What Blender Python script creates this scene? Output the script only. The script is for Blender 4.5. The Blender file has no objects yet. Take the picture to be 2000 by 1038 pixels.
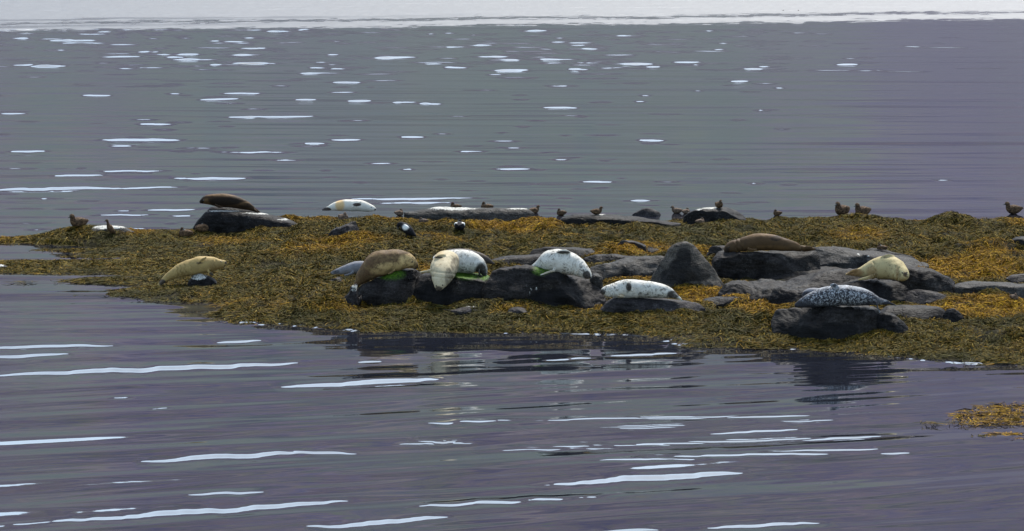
import bpy, bmesh, math, random
import numpy as np
from mathutils import Vector, Matrix

R = math.radians
random.seed(7)
rng = np.random.default_rng(11)
scene = bpy.context.scene
COL = scene.collection

# ---------------------------------------------------------------- camera
CAM_H = 8.0
FPX = 7000.0                      # focal length in pixels of the 2000 px wide photograph
PITCH = math.atan(845.0 / FPX)
cam_data = bpy.data.cameras.new("camera")
cam_data.sensor_width = 36.0
cam_data.lens = FPX / 2000.0 * 36.0
cam_data.clip_start = 0.5
cam_data.clip_end = 12000.0
cam = bpy.data.objects.new("camera", cam_data)
COL.objects.link(cam)
cam.location = (0, 0, CAM_H)
cam.rotation_euler = (math.pi / 2 - PITCH, 0, 0)
scene.camera = cam

# ---------------------------------------------------------------- sky, sun, exposure
SUN_EL, SUN_AZ = R(52), R(14)     # azimuth clockwise from +Y (the far shore)
world = bpy.data.worlds.new("World")
scene.world = world
world.use_nodes = True
wn, wl = world.node_tree.nodes, world.node_tree.links
wn.clear()
w_out = wn.new("ShaderNodeOutputWorld")
w_bg = wn.new("ShaderNodeBackground")
w_sky = wn.new("ShaderNodeTexSky")
w_sky.sky_type = 'NISHITA'
w_sky.sun_disc = False
w_sky.sun_elevation = SUN_EL
w_sky.sun_rotation = SUN_AZ
w_sky.air_density = 1.0
w_sky.dust_density = 1.3
w_sky.ozone_density = 1.5
w_hs = wn.new("ShaderNodeHueSaturation")
w_hs.inputs["Saturation"].default_value = 0.80
w_bg.inputs["Strength"].default_value = 0.15
wl.new(w_sky.outputs[0], w_hs.inputs["Color"])
w_tint = wn.new("ShaderNodeMixRGB")
w_tint.blend_type = 'MULTIPLY'
w_tint.inputs[0].default_value = 1.0
w_tint.inputs[2].default_value = (0.98, 1.03, 0.99, 1)     # thin high overcast
wl.new(w_hs.outputs[0], w_tint.inputs[1])
wl.new(w_tint.outputs[0], w_bg.inputs["Color"])
wl.new(w_bg.outputs[0], w_out.inputs["Surface"])

sun_data = bpy.data.lights.new("sun", 'SUN')
sun_data.energy = 2.8
sun_data.angle = R(14)
sun_data.color = (1.0, 0.95, 0.87)
sun = bpy.data.objects.new("sun", sun_data)
COL.objects.link(sun)
sd_ = Vector((math.sin(SUN_AZ) * math.cos(SUN_EL), math.cos(SUN_AZ) * math.cos(SUN_EL), math.sin(SUN_EL)))
sun.rotation_euler = sd_.to_track_quat('Z', 'Y').to_euler()

scene.view_settings.view_transform = 'Standard'
scene.view_settings.look = 'None'
scene.view_settings.exposure = 1.36
scene.view_settings.gamma = 1.0

# ---------------------------------------------------------------- helpers: projection
FWD = np.array([0, math.cos(PITCH), -math.sin(PITCH)])
UPV = np.array([0, math.sin(PITCH), math.cos(PITCH)])


def P(px, py, Y):
    """world point at distance Y seen at photo pixel px, py"""
    d = FWD * FPX + np.array([1.0, 0, 0]) * (px - 1000.0) + UPV * (519.0 - py)
    t = Y / d[1]
    return np.array([d[0] * t, Y, CAM_H + d[2] * t])


def G(px, py, z=0.0):
    d = FWD * FPX + np.array([1.0, 0, 0]) * (px - 1000.0) + UPV * (519.0 - py)
    t = (z - CAM_H) / d[2]
    return np.array([d[0] * t, d[1] * t, z])


def proj(v):
    v = np.asarray(v, float)
    q = v - np.array([0, 0, CAM_H])
    f = q @ FWD
    return 1000 + FPX * q[..., 0] / f, 519 - FPX * (q @ UPV) / f


def mpp(Y):
    return Y / FPX


# ---------------------------------------------------------------- helpers: noise
def _hash(ix, iy, iz, seed):
    h = (ix.astype(np.int64) * 374761393 + iy.astype(np.int64) * 668265263 + iz.astype(np.int64) * 2147483647 + seed * 974634777) & 0xFFFFFFFF
    h = ((h ^ (h >> 13)) * 1274126177) & 0xFFFFFFFF
    h = (h ^ (h >> 16)) & 0xFFFFFFFF
    h = (h * 2246822519) & 0xFFFFFFFF
    h = (h ^ (h >> 15)) & 0xFFFFFFFF
    return h / 4294967295.0


def vnoise(x, y, z=None, seed=0):
    x = np.asarray(x, float)
    y = np.asarray(y, float)
    z = np.zeros_like(x) + (0.0 if z is None else z)
    ix, iy, iz = np.floor(x), np.floor(y), np.floor(z)
    fx, fy, fz = x - ix, y - iy, z - iz
    fx, fy, fz = [f * f * f * (f * (f * 6 - 15) + 10) for f in (fx, fy, fz)]
    r = 0
    for dx in (0, 1):
        for dy in (0, 1):
            for dz in (0, 1):
                w = (fx if dx else 1 - fx) * (fy if dy else 1 - fy) * (fz if dz else 1 - fz)
                r = r + w * _hash(ix + dx, iy + dy, iz + dz, seed)
    return r * 2 - 1


def fbm(x, y, z=None, oct=4, seed=0, gain=0.5):
    a, s, t = 1.0, 0.0, 0.0
    f = 1.0
    for o in range(oct):
        s = s + a * vnoise(np.asarray(x) * f + o * 17.3, np.asarray(y) * f - o * 9.1, None if z is None else np.asarray(z) * f + o * 5.7, seed + o)
        t += a
        a *= gain
        f *= 2.03
    return s / t * 1.5


# ---------------------------------------------------------------- helpers: meshes and objects
def make_mesh(name, verts, faces, smooth=True):
    me = bpy.data.meshes.new(name)
    verts = np.asarray(verts, np.float32)
    faces = np.asarray(faces, np.int32) if not isinstance(faces, list) else faces
    if isinstance(faces, list):
        me.from_pydata([tuple(map(float, v)) for v in verts], [], [tuple(map(int, f)) for f in faces])
    else:
        n, k = faces.shape
        me.vertices.add(len(verts))
        me.vertices.foreach_set("co", verts.ravel())
        me.loops.add(n * k)
        me.loops.foreach_set("vertex_index", faces.ravel())
        me.polygons.add(n)
        me.polygons.foreach_set("loop_start", np.arange(0, n * k, k, dtype=np.int32))
        me.update(calc_edges=True)
    me.polygons.foreach_set("use_smooth", np.full(len(me.polygons), smooth))
    me.update()
    return me


def link(name, me, mat=None, parent=None, loc=(0, 0, 0)):
    o = bpy.data.objects.new(name, me)
    COL.objects.link(o)
    o.location = loc
    if mat and me is not None and len(me.materials) == 0:
        me.materials.append(mat)
    if parent:
        o.parent = parent
    return o


def tag(o, label=None, cat=None, group=None, kind=None):
    if label:
        o["label"] = label
    if cat:
        o["category"] = cat
    if group:
        o["group"] = group
    if kind:
        o["kind"] = kind
    return o


def fattr(me, name, vals):
    a = me.attributes.new(name, 'FLOAT', 'POINT')
    a.data.foreach_set("value", np.asarray(vals, np.float32))


def cattr(me, name, cols):
    a = me.attributes.new(name, 'FLOAT_COLOR', 'POINT')
    c = np.ones((len(cols), 4), np.float32)
    c[:, :3] = cols
    a.data.foreach_set("color", c.ravel())


def mesh_co(me):
    v = np.empty(len(me.vertices) * 3, np.float32)
    me.vertices.foreach_get("co", v)
    return v.reshape(-1, 3).astype(float)


def mesh_no(me):
    v = np.empty(len(me.vertices) * 3, np.float32)
    me.vertices.foreach_get("normal", v)
    return v.reshape(-1, 3).astype(float)


# ---------------------------------------------------------------- helpers: materials
class M:
    def __init__(self, name):
        self.m = bpy.data.materials.new(name)
        self.m.use_nodes = True
        self.nt = self.m.node_tree
        self.n = self.nt.nodes
        self.bsdf = self.n["Principled BSDF"]

    def new(self, t, **kw):
        nd = self.n.new("ShaderNode" + t)
        for k, v in kw.items():
            setattr(nd, k, v)
        return nd

    def l(self, a, b):
        self.nt.links.new(a, b)

    def coord(self, kind="Object", scale=(1, 1, 1)):
        t = self.new("TexCoord")
        mp = self.new("Mapping")
        mp.inputs["Scale"].default_value = scale
        self.l(t.outputs[kind], mp.inputs[0])
        return mp.outputs[0]

    def noise(self, vec, scale, detail=4, rough=0.55, dist=0.0):
        nd = self.new("TexNoise")
        nd.inputs["Scale"].default_value = scale
        nd.inputs["Detail"].default_value = detail
        nd.inputs["Roughness"].default_value = rough
        nd.inputs["Distortion"].default_value = dist
        self.l(vec, nd.inputs["Vector"])
        return nd.outputs[0]

    def ramp(self, fac, stops):
        r = self.new("ValToRGB")
        el = r.color_ramp.elements
        while len(el) < len(stops):
            el.new(0.5)
        for e, (p, c) in zip(el, stops):
            e.position = p
            e.color = (*c, 1) if len(c) == 3 else c
        self.l(fac, r.inputs[0])
        return r.outputs[0]

    def mix(self, fac, a, b, mode='MIX'):
        x = self.new("MixRGB", blend_type=mode)
        for i, v in enumerate((fac, a, b)):
            if isinstance(v, (int, float)):
                x.inputs[i].default_value = v
            elif isinstance(v, tuple):
                x.inputs[i].default_value = (*v, 1)
            else:
                self.l(v, x.inputs[i])
        return x.outputs[0]

    def math(self, op, a, b=None, clamp=False):
        x = self.new("Math", operation=op)
        x.use_clamp = clamp
        for i, v in enumerate((a, b)):
            if v is None:
                continue
            if isinstance(v, (int, float)):
                x.inputs[i].default_value = v
            else:
                self.l(v, x.inputs[i])
        return x.outputs[0]

    def attr(self, name, out="Fac"):
        a = self.new("Attribute", attribute_name=name)
        return a.outputs[out]

    def bump(self, h, strength, dist, prev=None):
        b = self.new("Bump")
        b.inputs["Strength"].default_value = strength
        b.inputs["Distance"].default_value = dist
        self.l(h, b.inputs["Height"])
        if prev:
            self.l(prev, b.inputs["Normal"])
        return b.outputs[0]

    def set(self, **kw):
        for k, v in kw.items():
            s = self.bsdf.inputs[k]
            if isinstance(v, (int, float)):
                s.default_value = v
            elif isinstance(v, tuple):
                s.default_value = (*v, 1)
            else:
                self.l(v, s)
        return self.m


def rock_mat(name, dark, light, lich=0.0):
    m = M(name)
    oc = m.coord("Object")
    big = m.noise(oc, 3.0, 6, 0.6, 0.4)
    fine = m.noise(oc, 34, 4, 0.6)
    layer = m.noise(m.coord("Object", (1.2, 1.2, 6.0)), 4.0, 5, 0.6, 0.8)
    f = m.math('ADD', m.math('MULTIPLY', big, 0.55), m.math('MULTIPLY', layer, 0.45))
    col = m.ramp(f, [(0.36, dark), (0.52, tuple(0.55 * a + 0.45 * b for a, b in zip(dark, light))), (0.66, light)])
    col = m.mix(m.ramp(fine, [(0.38, (0.55, 0.55, 0.55)), (0.6, (0, 0, 0))]), col, tuple(c * 0.4 for c in dark))
    spk = m.ramp(m.noise(oc, 60, 2, 0.5), [(0.66, (0, 0, 0)), (0.72, (1, 1, 1))])
    patch = m.ramp(m.noise(oc, 4.5, 4, 0.6, 0.6), [(0.5 - 0.12 * lich, (0, 0, 0)), (0.62, (1, 1, 1))])
    col = m.mix(m.math('MULTIPLY', m.math('MULTIPLY', spk, patch), 0.35 + 0.5 * lich), col, (0.34, 0.34, 0.31))
    # dark patches, algae, droppings (attributes hold where they lie on the stone)
    brk = m.noise(oc, 26, 4, 0.65)
    al = m.math('MULTIPLY', m.attr("algae"), m.ramp(brk, [(0.34, (0, 0, 0)), (0.46, (1, 1, 1))]))
    col = m.mix(al, col, m.ramp(fine, [(0.35, (0.018, 0.05, 0.003)), (0.65, (0.060, 0.115, 0.012))]))
    gu = m.math('ADD', m.attr("guano"), m.math('MULTIPLY', m.math('SUBTRACT', brk, 0.56), 3.2))
    gu = m.math('MULTIPLY', m.ramp(gu, [(0.45, (0, 0, 0)), (0.75, (0.9, 0.9, 0.9))]), m.ramp(m.attr("guano"), [(0.02, (0, 0, 0)), (0.1, (1, 1, 1))]))
    col = m.mix(gu, col, (0.42, 0.41, 0.37))
    st = m.math('ADD', m.attr("dark_patch"), m.math('MULTIPLY', m.math('SUBTRACT', layer, 0.5), 1.6))
    st = m.math('MULTIPLY', m.ramp(st, [(0.4, (0, 0, 0)), (0.6, (1, 1, 1))]), m.ramp(m.attr("dark_patch"), [(0.02, (0, 0, 0)), (0.1, (1, 1, 1))]))
    col = m.mix(m.math('MULTIPLY', st, 0.75), col, (0.006, 0.006, 0.0065))
    v = m.new("TexVoronoi", feature='DISTANCE_TO_EDGE')
    v.inputs["Scale"].default_value = 2.4
    dn = m.new("TexNoise")
    dn.inputs["Scale"].default_value = 2.5
    dn.inputs["Detail"].default_value = 4
    m.l(oc, dn.inputs["Vector"])
    m.l(m.mix(0.35, oc, dn.outputs["Color"]), v.inputs["Vector"])
    crack = m.ramp(v.outputs["Distance"], [(0.0, (0, 0, 0)), (0.02, (1, 1, 1))])
    col = m.mix(m.math('MULTIPLY', m.math('SUBTRACT', 1.0, crack), 0.35), col, (0.008, 0.008, 0.009))
    b = m.bump(big, 0.6, 0.06)
    b = m.bump(layer, 0.5, 0.04, b)
    vf = m.new('TexVoronoi')
    vf.inputs['Scale'].default_value = 5.0
    m.l(m.mix(0.25, m.coord('Object', (1, 1, 1.8)), dn.outputs['Color']), vf.inputs['Vector'])
    b = m.bump(vf.outputs['Distance'], 0.55, 0.05, b)
    b = m.bump(fine, 0.7, 0.014, b)
    b = m.bump(crack, 0.35, 0.02, b)
    rg = m.ramp(big, [(0.3, (0.42, 0.42, 0.42)), (0.7, (0.75, 0.75, 0.75))])
    return m.set(**{"Base Color": col, "Roughness": rg, "Normal": b, "Specular IOR Level": 0.04})


MAT_BASALT = rock_mat("dark_basalt", (0.0034, 0.0029, 0.0027), (0.0280, 0.0260, 0.0270))
MAT_BROWN = rock_mat("brown_basalt", (0.0042, 0.0034, 0.0029), (0.0440, 0.0390, 0.0370))
MAT_GREY = rock_mat("grey_lichen_stone", (0.0075, 0.0068, 0.0060), (0.0780, 0.0730, 0.0680), 0.8)
MAT_PALE = rock_mat("pale_grey_stone", (0.020, 0.018, 0.016), (0.120, 0.105, 0.088), 0.5)
MAT_SLATE = rock_mat("wet_slate", (0.0080, 0.0072, 0.0074), (0.0600, 0.0530, 0.0540), 0.3)


def fur_mat(name, base, tan, dark, spot_scale=16, spot_lo=0.62, spot_hi=0.68, spot_amt=0.8, mottle=0.25, invert=None):
    m = M(name)
    oc = m.coord("Object")
    mot = m.noise(oc, 9, 5, 0.6, 0.3)
    hair = m.noise(oc, 85, 3, 0.6)
    col = m.mix(m.attr("tan"), base, tan)
    col = m.mix(m.math('MULTIPLY', m.ramp(mot, [(0.4, (0, 0, 0)), (0.65, (1, 1, 1))]), mottle), col, tuple(0.55 * a + 0.45 * b for a, b in zip(dark, tan)))
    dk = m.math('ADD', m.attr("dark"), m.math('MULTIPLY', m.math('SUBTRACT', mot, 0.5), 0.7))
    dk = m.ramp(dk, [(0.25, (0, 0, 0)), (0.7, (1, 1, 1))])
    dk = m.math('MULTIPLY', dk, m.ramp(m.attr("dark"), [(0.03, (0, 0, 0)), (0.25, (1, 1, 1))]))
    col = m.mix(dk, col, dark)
    sp = m.ramp(m.noise(oc, spot_scale, 3.5, 0.55, 0.5), [(spot_lo, (0, 0, 0)), (spot_hi, (1, 1, 1))])
    sp2 = m.ramp(m.noise(oc, spot_scale * 1.9, 2.5, 0.5, 0.4), [(spot_lo + 0.03, (0, 0, 0)), (spot_hi + 0.03, (1, 1, 1))])
    sp = m.math('MAXIMUM', sp, m.math('MULTIPLY', sp2, 0.8))
    sp = m.math('MULTIPLY', sp, m.ramp(m.noise(oc, 4.2, 2, 0.5), [(0.38, (0.25, 0.25, 0.25)), (0.58, (1, 1, 1))]))
    col = m.mix(m.math('MULTIPLY', sp, spot_amt), col, dark)
    if invert:   # pale rings and flecks on a dark coat
        fl = m.ramp(m.noise(oc, 36, 3, 0.6, 0.8), [(0.50, (0, 0, 0)), (0.58, (1, 1, 1))])
        col = m.mix(m.math('MULTIPLY', fl, m.math('MULTIPLY', m.attr("fleck"), invert)), col, base)
    col = m.mix(m.ramp(hair, [(0.35, (0.22, 0.22, 0.22)), (0.6, (0, 0, 0))]), col, tuple(c * 0.5 for c in tan))
    col = m.mix(m.attr("skin"), col, (0.025, 0.022, 0.022))
    b = m.bump(hair, 0.35, 0.006)
    b = m.bump(mot, 0.25, 0.02, b)
    return m.set(**{"Base Color": col, "Roughness": 0.6, "Normal": b, "Specular IOR Level": 0.05})


def plain_mat(name, col, rough=0.3):
    m = M(name)
    nz = m.noise(m.coord("Object"), 60, 2)
    return m.set(**{"Base Color": m.mix(m.math('MULTIPLY', nz, 0.3), col, tuple(c * 0.5 for c in col)), "Roughness": rough})


MAT_EYE = plain_mat("dark_eye", (0.006, 0.005, 0.005), 0.12)

# ---------------------------------------------------------------- land: the outline of the skerry, pixels at the water line
LAND = [(215, 577), (300, 588), (425, 594), (440, 628), (560, 633), (660, 641), (700, 646), (1000, 650), (1290, 656),
        (1345, 679), (1500, 681), (1620, 686), (1750, 699), (1850, 706), (2000, 712), (2350, 720),
        (2350, 440), (1900, 440), (1500, 440), (1100, 440), (900, 440), (600, 440), (500, 442), (400, 450), (270, 452), (160, 454), (90, 459), (50, 465),
        (-60, 469), (-60, 474), (60, 477), (150, 481), (210, 486), (110, 488), (60, 490), (190, 495), (240, 498), (150, 501), (120, 503), (300, 503), (380, 505), (220, 509), (60, 511), (-60, 513),
        (-60, 533), (100, 534), (250, 535), (420, 537), (330, 540), (180, 544), (110, 548), (180, 554), (260, 556), (305, 559), (240, 568)]
FLOAT1 = [(1835, 830), (1860, 821), (1850, 812), (1875, 806), (1865, 799), (1900, 794), (1940, 787), (2080, 785), (2080, 834), (1900, 831)]
FLOAT2 = [(1900, 856), (1950, 850), (2080, 845), (2080, 862), (1940, 860)]
SHREDS = [(115, 552, 14, 3), (165, 553, 20, 2), (45, 553, 25, 1.5), (160, 579, 18, 1.2), (225, 573, 20, 2), (90, 567, 12, 1), (1815, 827, 8, 2)]


def poly_sd(X, Y, poly):
    p = np.array(poly)
    d2 = np.full(X.shape, 1e9)
    inside = np.zeros(X.shape, bool)
    n = len(p)
    for i in range(n):
        a, b = p[i], p[(i + 1) % n]
        ex, ey = b - a
        t = np.clip(((X - a[0]) * ex + (Y - a[1]) * ey) / (ex * ex + ey * ey + 1e-12), 0, 1)
        d2 = np.minimum(d2, (X - a[0] - t * ex) ** 2 + (Y - a[1] - t * ey) ** 2)
        c = (a[1] > Y) != (b[1] > Y)
        xi = a[0] + (Y - a[1]) / (ey if abs(ey) > 1e-12 else 1e-12) * ex
        inside ^= c & (X < xi)
    d = np.sqrt(d2)
    return np.where(inside, d, -d)


W_LAND = [G(*q)[:2] for q in LAND]
GX0, GX1, GY0, GY1, GS = -12.5, 15.5, 51.0, 77.0, 0.08
gx = np.arange(GX0, GX1, GS)
gy = np.arange(GY0, GY1, GS)
GXX, GYY = np.meshgrid(gx, gy)
SDG = poly_sd(GXX, GYY, W_LAND)
SDG = SDG + 0.16 * fbm(GXX * 1.3, GYY * 0.8, oct=4, seed=3)
# hummocks (px, py at z=0, radius x m, radius y m, height m)
HUM = [(150, 470, 0.7, 0.7, 0.20), (215, 474, 0.6, 0.6, 0.13), (300, 470, 0.9, 0.8, 0.10), (560, 452, 0.8, 0.9, 0.10), (385, 580, 0.45, 0.35, 0.10), (340, 584, 0.4, 0.3, 0.02),
       (1030, 470, 0.75, 0.7, 0.12), (900, 465, 0.8, 0.6, 0.08), (1640, 450, 0.7, 0.8, 0.10), (1865, 462, 0.6, 0.6, 0.08), (1980, 455, 0.8, 0.8, 0.12), (1520, 455, 0.6, 0.6, 0.04), (1930, 520, 0.6, 0.5, 0.16),
       (650, 620, 0.45, 0.35, 0.10), (1250, 640, 0.9, 0.4, 0.09), (1110, 640, 0.6, 0.4, 0.06), (1850, 660, 0.8, 0.6, 0.12), (1400, 620, 0.6, 0.4, 0.08), (420, 465, 0.5, 0.5, 0.12), (700, 460, 1.0, 0.8, 0.08)]
inn = np.clip(SDG, 0, None)
ZG = np.where(SDG > 0, 0.02 + 0.30 * (1 - np.exp(-inn / 1.7)), 0.0)
ZG += (0.085 * fbm(GXX * 0.9, GYY * 0.9, oct=3, seed=21) + 0.075 * fbm(GXX * 2.4, GYY * 2.4, oct=3, seed=22)) * (1 - np.exp(-inn / 0.7))
ridge = 1 - np.abs(fbm(GXX * 1.6, GYY * 2.2, oct=2, seed=23))
ZG += 0.05 * (ridge - 0.6) * (1 - np.exp(-inn / 0.9))
flat = 1 - 0.82 / (1 + np.exp((GXX + 5.2) / 0.5))
ZG = np.where(SDG > 0, ZG * flat, ZG)
for (hx, hy, rx, ry, hh) in HUM:
    c = G(hx, hy)
    ZG += hh * np.exp(-((GXX - c[0]) / rx) ** 2 - ((GYY - c[1]) / ry) ** 2)
ZG = np.where(SDG > 0, np.maximum(ZG, 0.012 + 0.05 * np.clip(SDG, 0, 0.3)), np.maximum(SDG * 0.35, -0.8) - 0.02)


def bil(A, x, y):
    u = np.clip((np.asarray(x, float) - GX0) / GS, 0, len(gx) - 1.001)
    v = np.clip((np.asarray(y, float) - GY0) / GS, 0, len(gy) - 1.001)
    i, j = u.astype(int), v.astype(int)
    a, b = u - i, v - j
    return A[j, i] * (1 - a) * (1 - b) + A[j, i + 1] * a * (1 - b) + A[j + 1, i] * (1 - a) * b + A[j + 1, i + 1] * a * b


def terr(x, y):
    return bil(ZG, x, y)


def hitY(px, py):
    """distance at which the ray through a pixel meets the ground or the water"""
    ys = np.arange(40, 90, 0.03)
    d = FWD * FPX + np.array([1.0, 0, 0]) * (px - 1000.0) + UPV * (519.0 - py)
    t = ys / d[1]
    z = CAM_H + d[2] * t
    zt = np.maximum(terr(d[0] * t, ys), 0.0)
    k = np.argmax(z <= zt)
    return float(ys[k]) if (z <= zt).any() else 73.0


m = M("wet_peat_ground")
gn = m.noise(m.coord("Object"), 6, 5, 0.65)
MAT_GROUND = m.set(**{"Base Color": m.ramp(gn, [(0.35, (0.007, 0.006, 0.003)), (0.6, (0.022, 0.018, 0.006)), (0.75, (0.045, 0.034, 0.008))]),
                      "Roughness": 0.9, "Specular IOR Level": 0.08, "Normal": m.bump(m.noise(m.coord("Object"), 22, 4, 0.7), 0.9, 0.05)})
nx, ny = len(gx), len(gy)
idx = np.arange(nx * ny).reshape(ny, nx)
quads = np.stack([idx[:-1, :-1], idx[:-1, 1:], idx[1:, 1:], idx[1:, :-1]], -1).reshape(-1, 4)
gme = make_mesh("ground", np.stack([GXX, GYY, ZG - 0.015], -1).reshape(-1, 3), quads)
ground = link("ground", gme, MAT_GROUND)
tag(ground, "low dark skerry under the seaweed", "skerry", kind="structure")

# ---------------------------------------------------------------- far shore: the mountain side that the water mirrors
RIDGE_DEG = 17.2
hx = np.arange(-2600, 2601, 20.0)
hy = np.linspace(1150, 2150, 70)
HX, HY = np.meshgrid(hx, hy)
u = (HY - 1150) / 1000
HZ = 668 * np.clip(u, 0, 1) ** 0.9 * (1 + 0.05 * fbm(HX / 420, HY * 0 + 3.3, oct=3, seed=40)) + 22 * fbm(HX / 90, HY / 160, oct=4, seed=41) * np.sin(np.pi * np.clip(u, 0, 1)) - 6
hn = len(hx)
hidx = np.arange(HX.size).reshape(HX.shape)
hq = np.stack([hidx[:-1, :-1], hidx[:-1, 1:], hidx[1:, 1:], hidx[1:, :-1]], -1).reshape(-1, 4)
hme = make_mesh("hills", np.stack([HX, HY, HZ], -1).reshape(-1, 3), hq)
m = M("hazy_heath_and_scree")  # bluish purple distance haze is put into the heath and scree colours
oc = m.coord("Object", (1.0, 0.15, 0.8))
b1 = m.noise(oc, 0.0075, 6, 0.6, 0.6)
b2 = m.noise(m.coord("Object", (0.7, 0.15, 1.0)), 0.022, 5, 0.65, 0.5)
c1 = m.ramp(b1, [(0.36, (0.034, 0.038, 0.080)), (0.44, (0.062, 0.058, 0.092)), (0.49, (0.105, 0.080, 0.085)), (0.54, (0.060, 0.092, 0.045)), (0.60, (0.066, 0.066, 0.094)), (0.68, (0.052, 0.075, 0.060))])
c2 = m.ramp(b2, [(0.36, (0.028, 0.032, 0.074)), (0.48, (0.072, 0.064, 0.092)), (0.56, (0.125, 0.09, 0.085)), (0.64, (0.05, 0.095, 0.036))])
hz = m.new("SeparateXYZ")
m.l(m.coord("Object"), hz.inputs[0])
low = m.ramp(m.math('DIVIDE', hz.outputs[2], 460.0), [(0.2, (1, 1, 1)), (0.6, (0, 0, 0))])
b4 = m.noise(m.coord("Object", (0.8, 0.3, 1.2)), 0.085, 4, 0.65, 0.4)
c4 = m.ramp(b4, [(0.36, (0.020, 0.024, 0.072)), (0.47, (0.070, 0.062, 0.095)), (0.56, (0.15, 0.102, 0.085)), (0.65, (0.05, 0.105, 0.04))])
hc = m.mix(0.45, m.mix(0.4, c1, c2), c4)
hc = m.mix(m.math('MULTIPLY', low, 0.6), hc, m.mix(m.ramp(b1, [(0.42, (0, 0, 0)), (0.58, (1, 1, 1))]), (0.128, 0.120, 0.122), (0.108, 0.138, 0.098)))
hc = m.mix(1.0, hc, (1.44, 1.38, 1.55), 'MULTIPLY')
MAT_HILL = m.set(**{"Base Color": hc, "Roughness": 0.95, "Specular IOR Level": 0.1})
hills = link("hills", hme, MAT_HILL)
tag(hills, "mountain side across the fjord", "hills", kind="structure")

# ---------------------------------------------------------------- water
rows = []
py = 1060.0
while py > -30:
    rows.append(G(1000, py)[1])
    py -= (0.5 if py < 890 else 0.7) if py > 790 else ((0.45 if 600 < py < 735 else 1.0) if py > 430 else (0.6 if py > 230 else 0.33))
yy = rows[-1]
while yy < 1500:
    yy *= 1.03
    rows.append(yy)
rows = [r for r in rows if r > 36]
rows = np.array([8.0, 12, 16, 19] + list(np.arange(20.0, rows[0] - 0.04, 0.07)) + rows)
fan = np.linspace(-1450, 1450, 720) / FPX
side = np.array([-2.0, -1.2, -0.7, -0.4, -0.28])
fan = np.concatenate([side, fan, -side[::-1]])
WY = np.repeat(rows[:, None], len(fan), 1)
WX = WY * fan[None, :]
WZ = np.zeros_like(WX)
rowstep = np.gradient(rows)[:, None]
# long low swell and wind ripples
near = np.clip((62 - WY) / 14, 0, 1)
calm = np.clip((WY - 20.5) / 3, 0, 1)
for i in range(34):
    lam = 0.28 * (14 ** (i / 33.0))
    tilt = rng.normal(0.0, 0.10)
    ang = tilt
    ang_n = tilt - 0.30
    s = rng.uniform(0.0026, 0.0056) * (1.0 + 0.3 * (lam > 1)) * (1 + (0.6 if 0.5 < lam < 2.8 else 0.3) * np.clip((66 - WY) / 8, 0, 1))
    k = 2 * math.pi / lam
    ph = rng.uniform(0, 6.28)
    wob = 0.8 * vnoise(WX / (lam * 5) + i, WY / (lam * 4), seed=60 + i)
    att = np.clip((lam / rowstep - 3) / 3, 0, 1)
    env = 0.35 + 0.9 * np.clip(0.5 + vnoise(WX / 6 + 3 * i, WY / 5, seed=90 + i), 0, 1.4)
    a1 = np.sin(k * (WX * math.sin(ang) + WY * math.cos(ang)) + ph + wob)
    a2 = np.sin(k * (WX * math.sin(ang_n) + WY * math.cos(ang_n)) + ph + wob)
    WZ += calm * s / k * att * env * (a1 * (1 - near) + a2 * near)


def glint(x0, y0, x1, y1, th, gain=1.0, seed=0, gauss=False):
    """one steeper wave face: tilted toward the viewer, long and low"""
    a, b = G(x0, y0), G(x1, y1)
    c = (a + b) / 2
    dirv = (b - a)[:2]
    L = np.linalg.norm(dirv) / 2
    dirv = dirv / (2 * L)
    L *= 1.06
    nrm = np.array([-dirv[1], dirv[0]])
    if nrm[1] < 0:
        nrm = -nrm
    D = c[1]
    dpp = D * D / (FPX * CAM_H)
    w = th * 0.5 * dpp
    alpha = math.degrees(math.atan(CAM_H / D))
    s = math.tan(R(max(RIDGE_DEG + 1.8 - alpha, 1.4) / 2)) * 1.5 * gain
    ta = CAM_H / D
    w = max(w * 1.25 * ta / (ta + 0.75 * s), 0.03)
    hw = 3.2 * w + abs(dirv[1]) * L
    j0, j1 = np.searchsorted(rows, [D - hw * 1.6 - 0.1, D + hw * 1.6 + 0.1])
    i0, i1 = np.searchsorted(fan, [(c[0] - L * 1.25) / D, (c[0] + L * 1.25) / D])
    if j1 <= j0 or i1 <= i0:
        return
    X, Y = WX[j0:j1, i0:i1] - c[0], WY[j0:j1, i0:i1] - c[1]
    uu = (X * dirv[0] + Y * dirv[1]) / L
    dd = X * nrm[0] + Y * nrm[1]
    dd = dd + w * 0.7 * vnoise(uu * L / max(w * 3.0, 0.25) + seed * 7.7, uu * 0 + seed, seed=5) + w * 0.25 * vnoise(uu * L / max(w, 0.12) + seed * 3.1, uu * 0, seed=6)
    env = np.clip(1 - np.abs(uu) ** 2.2, 0, 1)
    wl_ = w * (0.16 + 0.84 * np.clip(1 - np.abs(uu) ** 1.7, 0, 1))
    env = np.clip(1 - np.abs(uu) ** 7, 0, 1) ** 0.5
    WZ[j0:j1, i0:i1] += s * wl_ * np.tanh(dd / wl_) * np.exp(-(dd / (2.6 * w)) ** 2) * env


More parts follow.
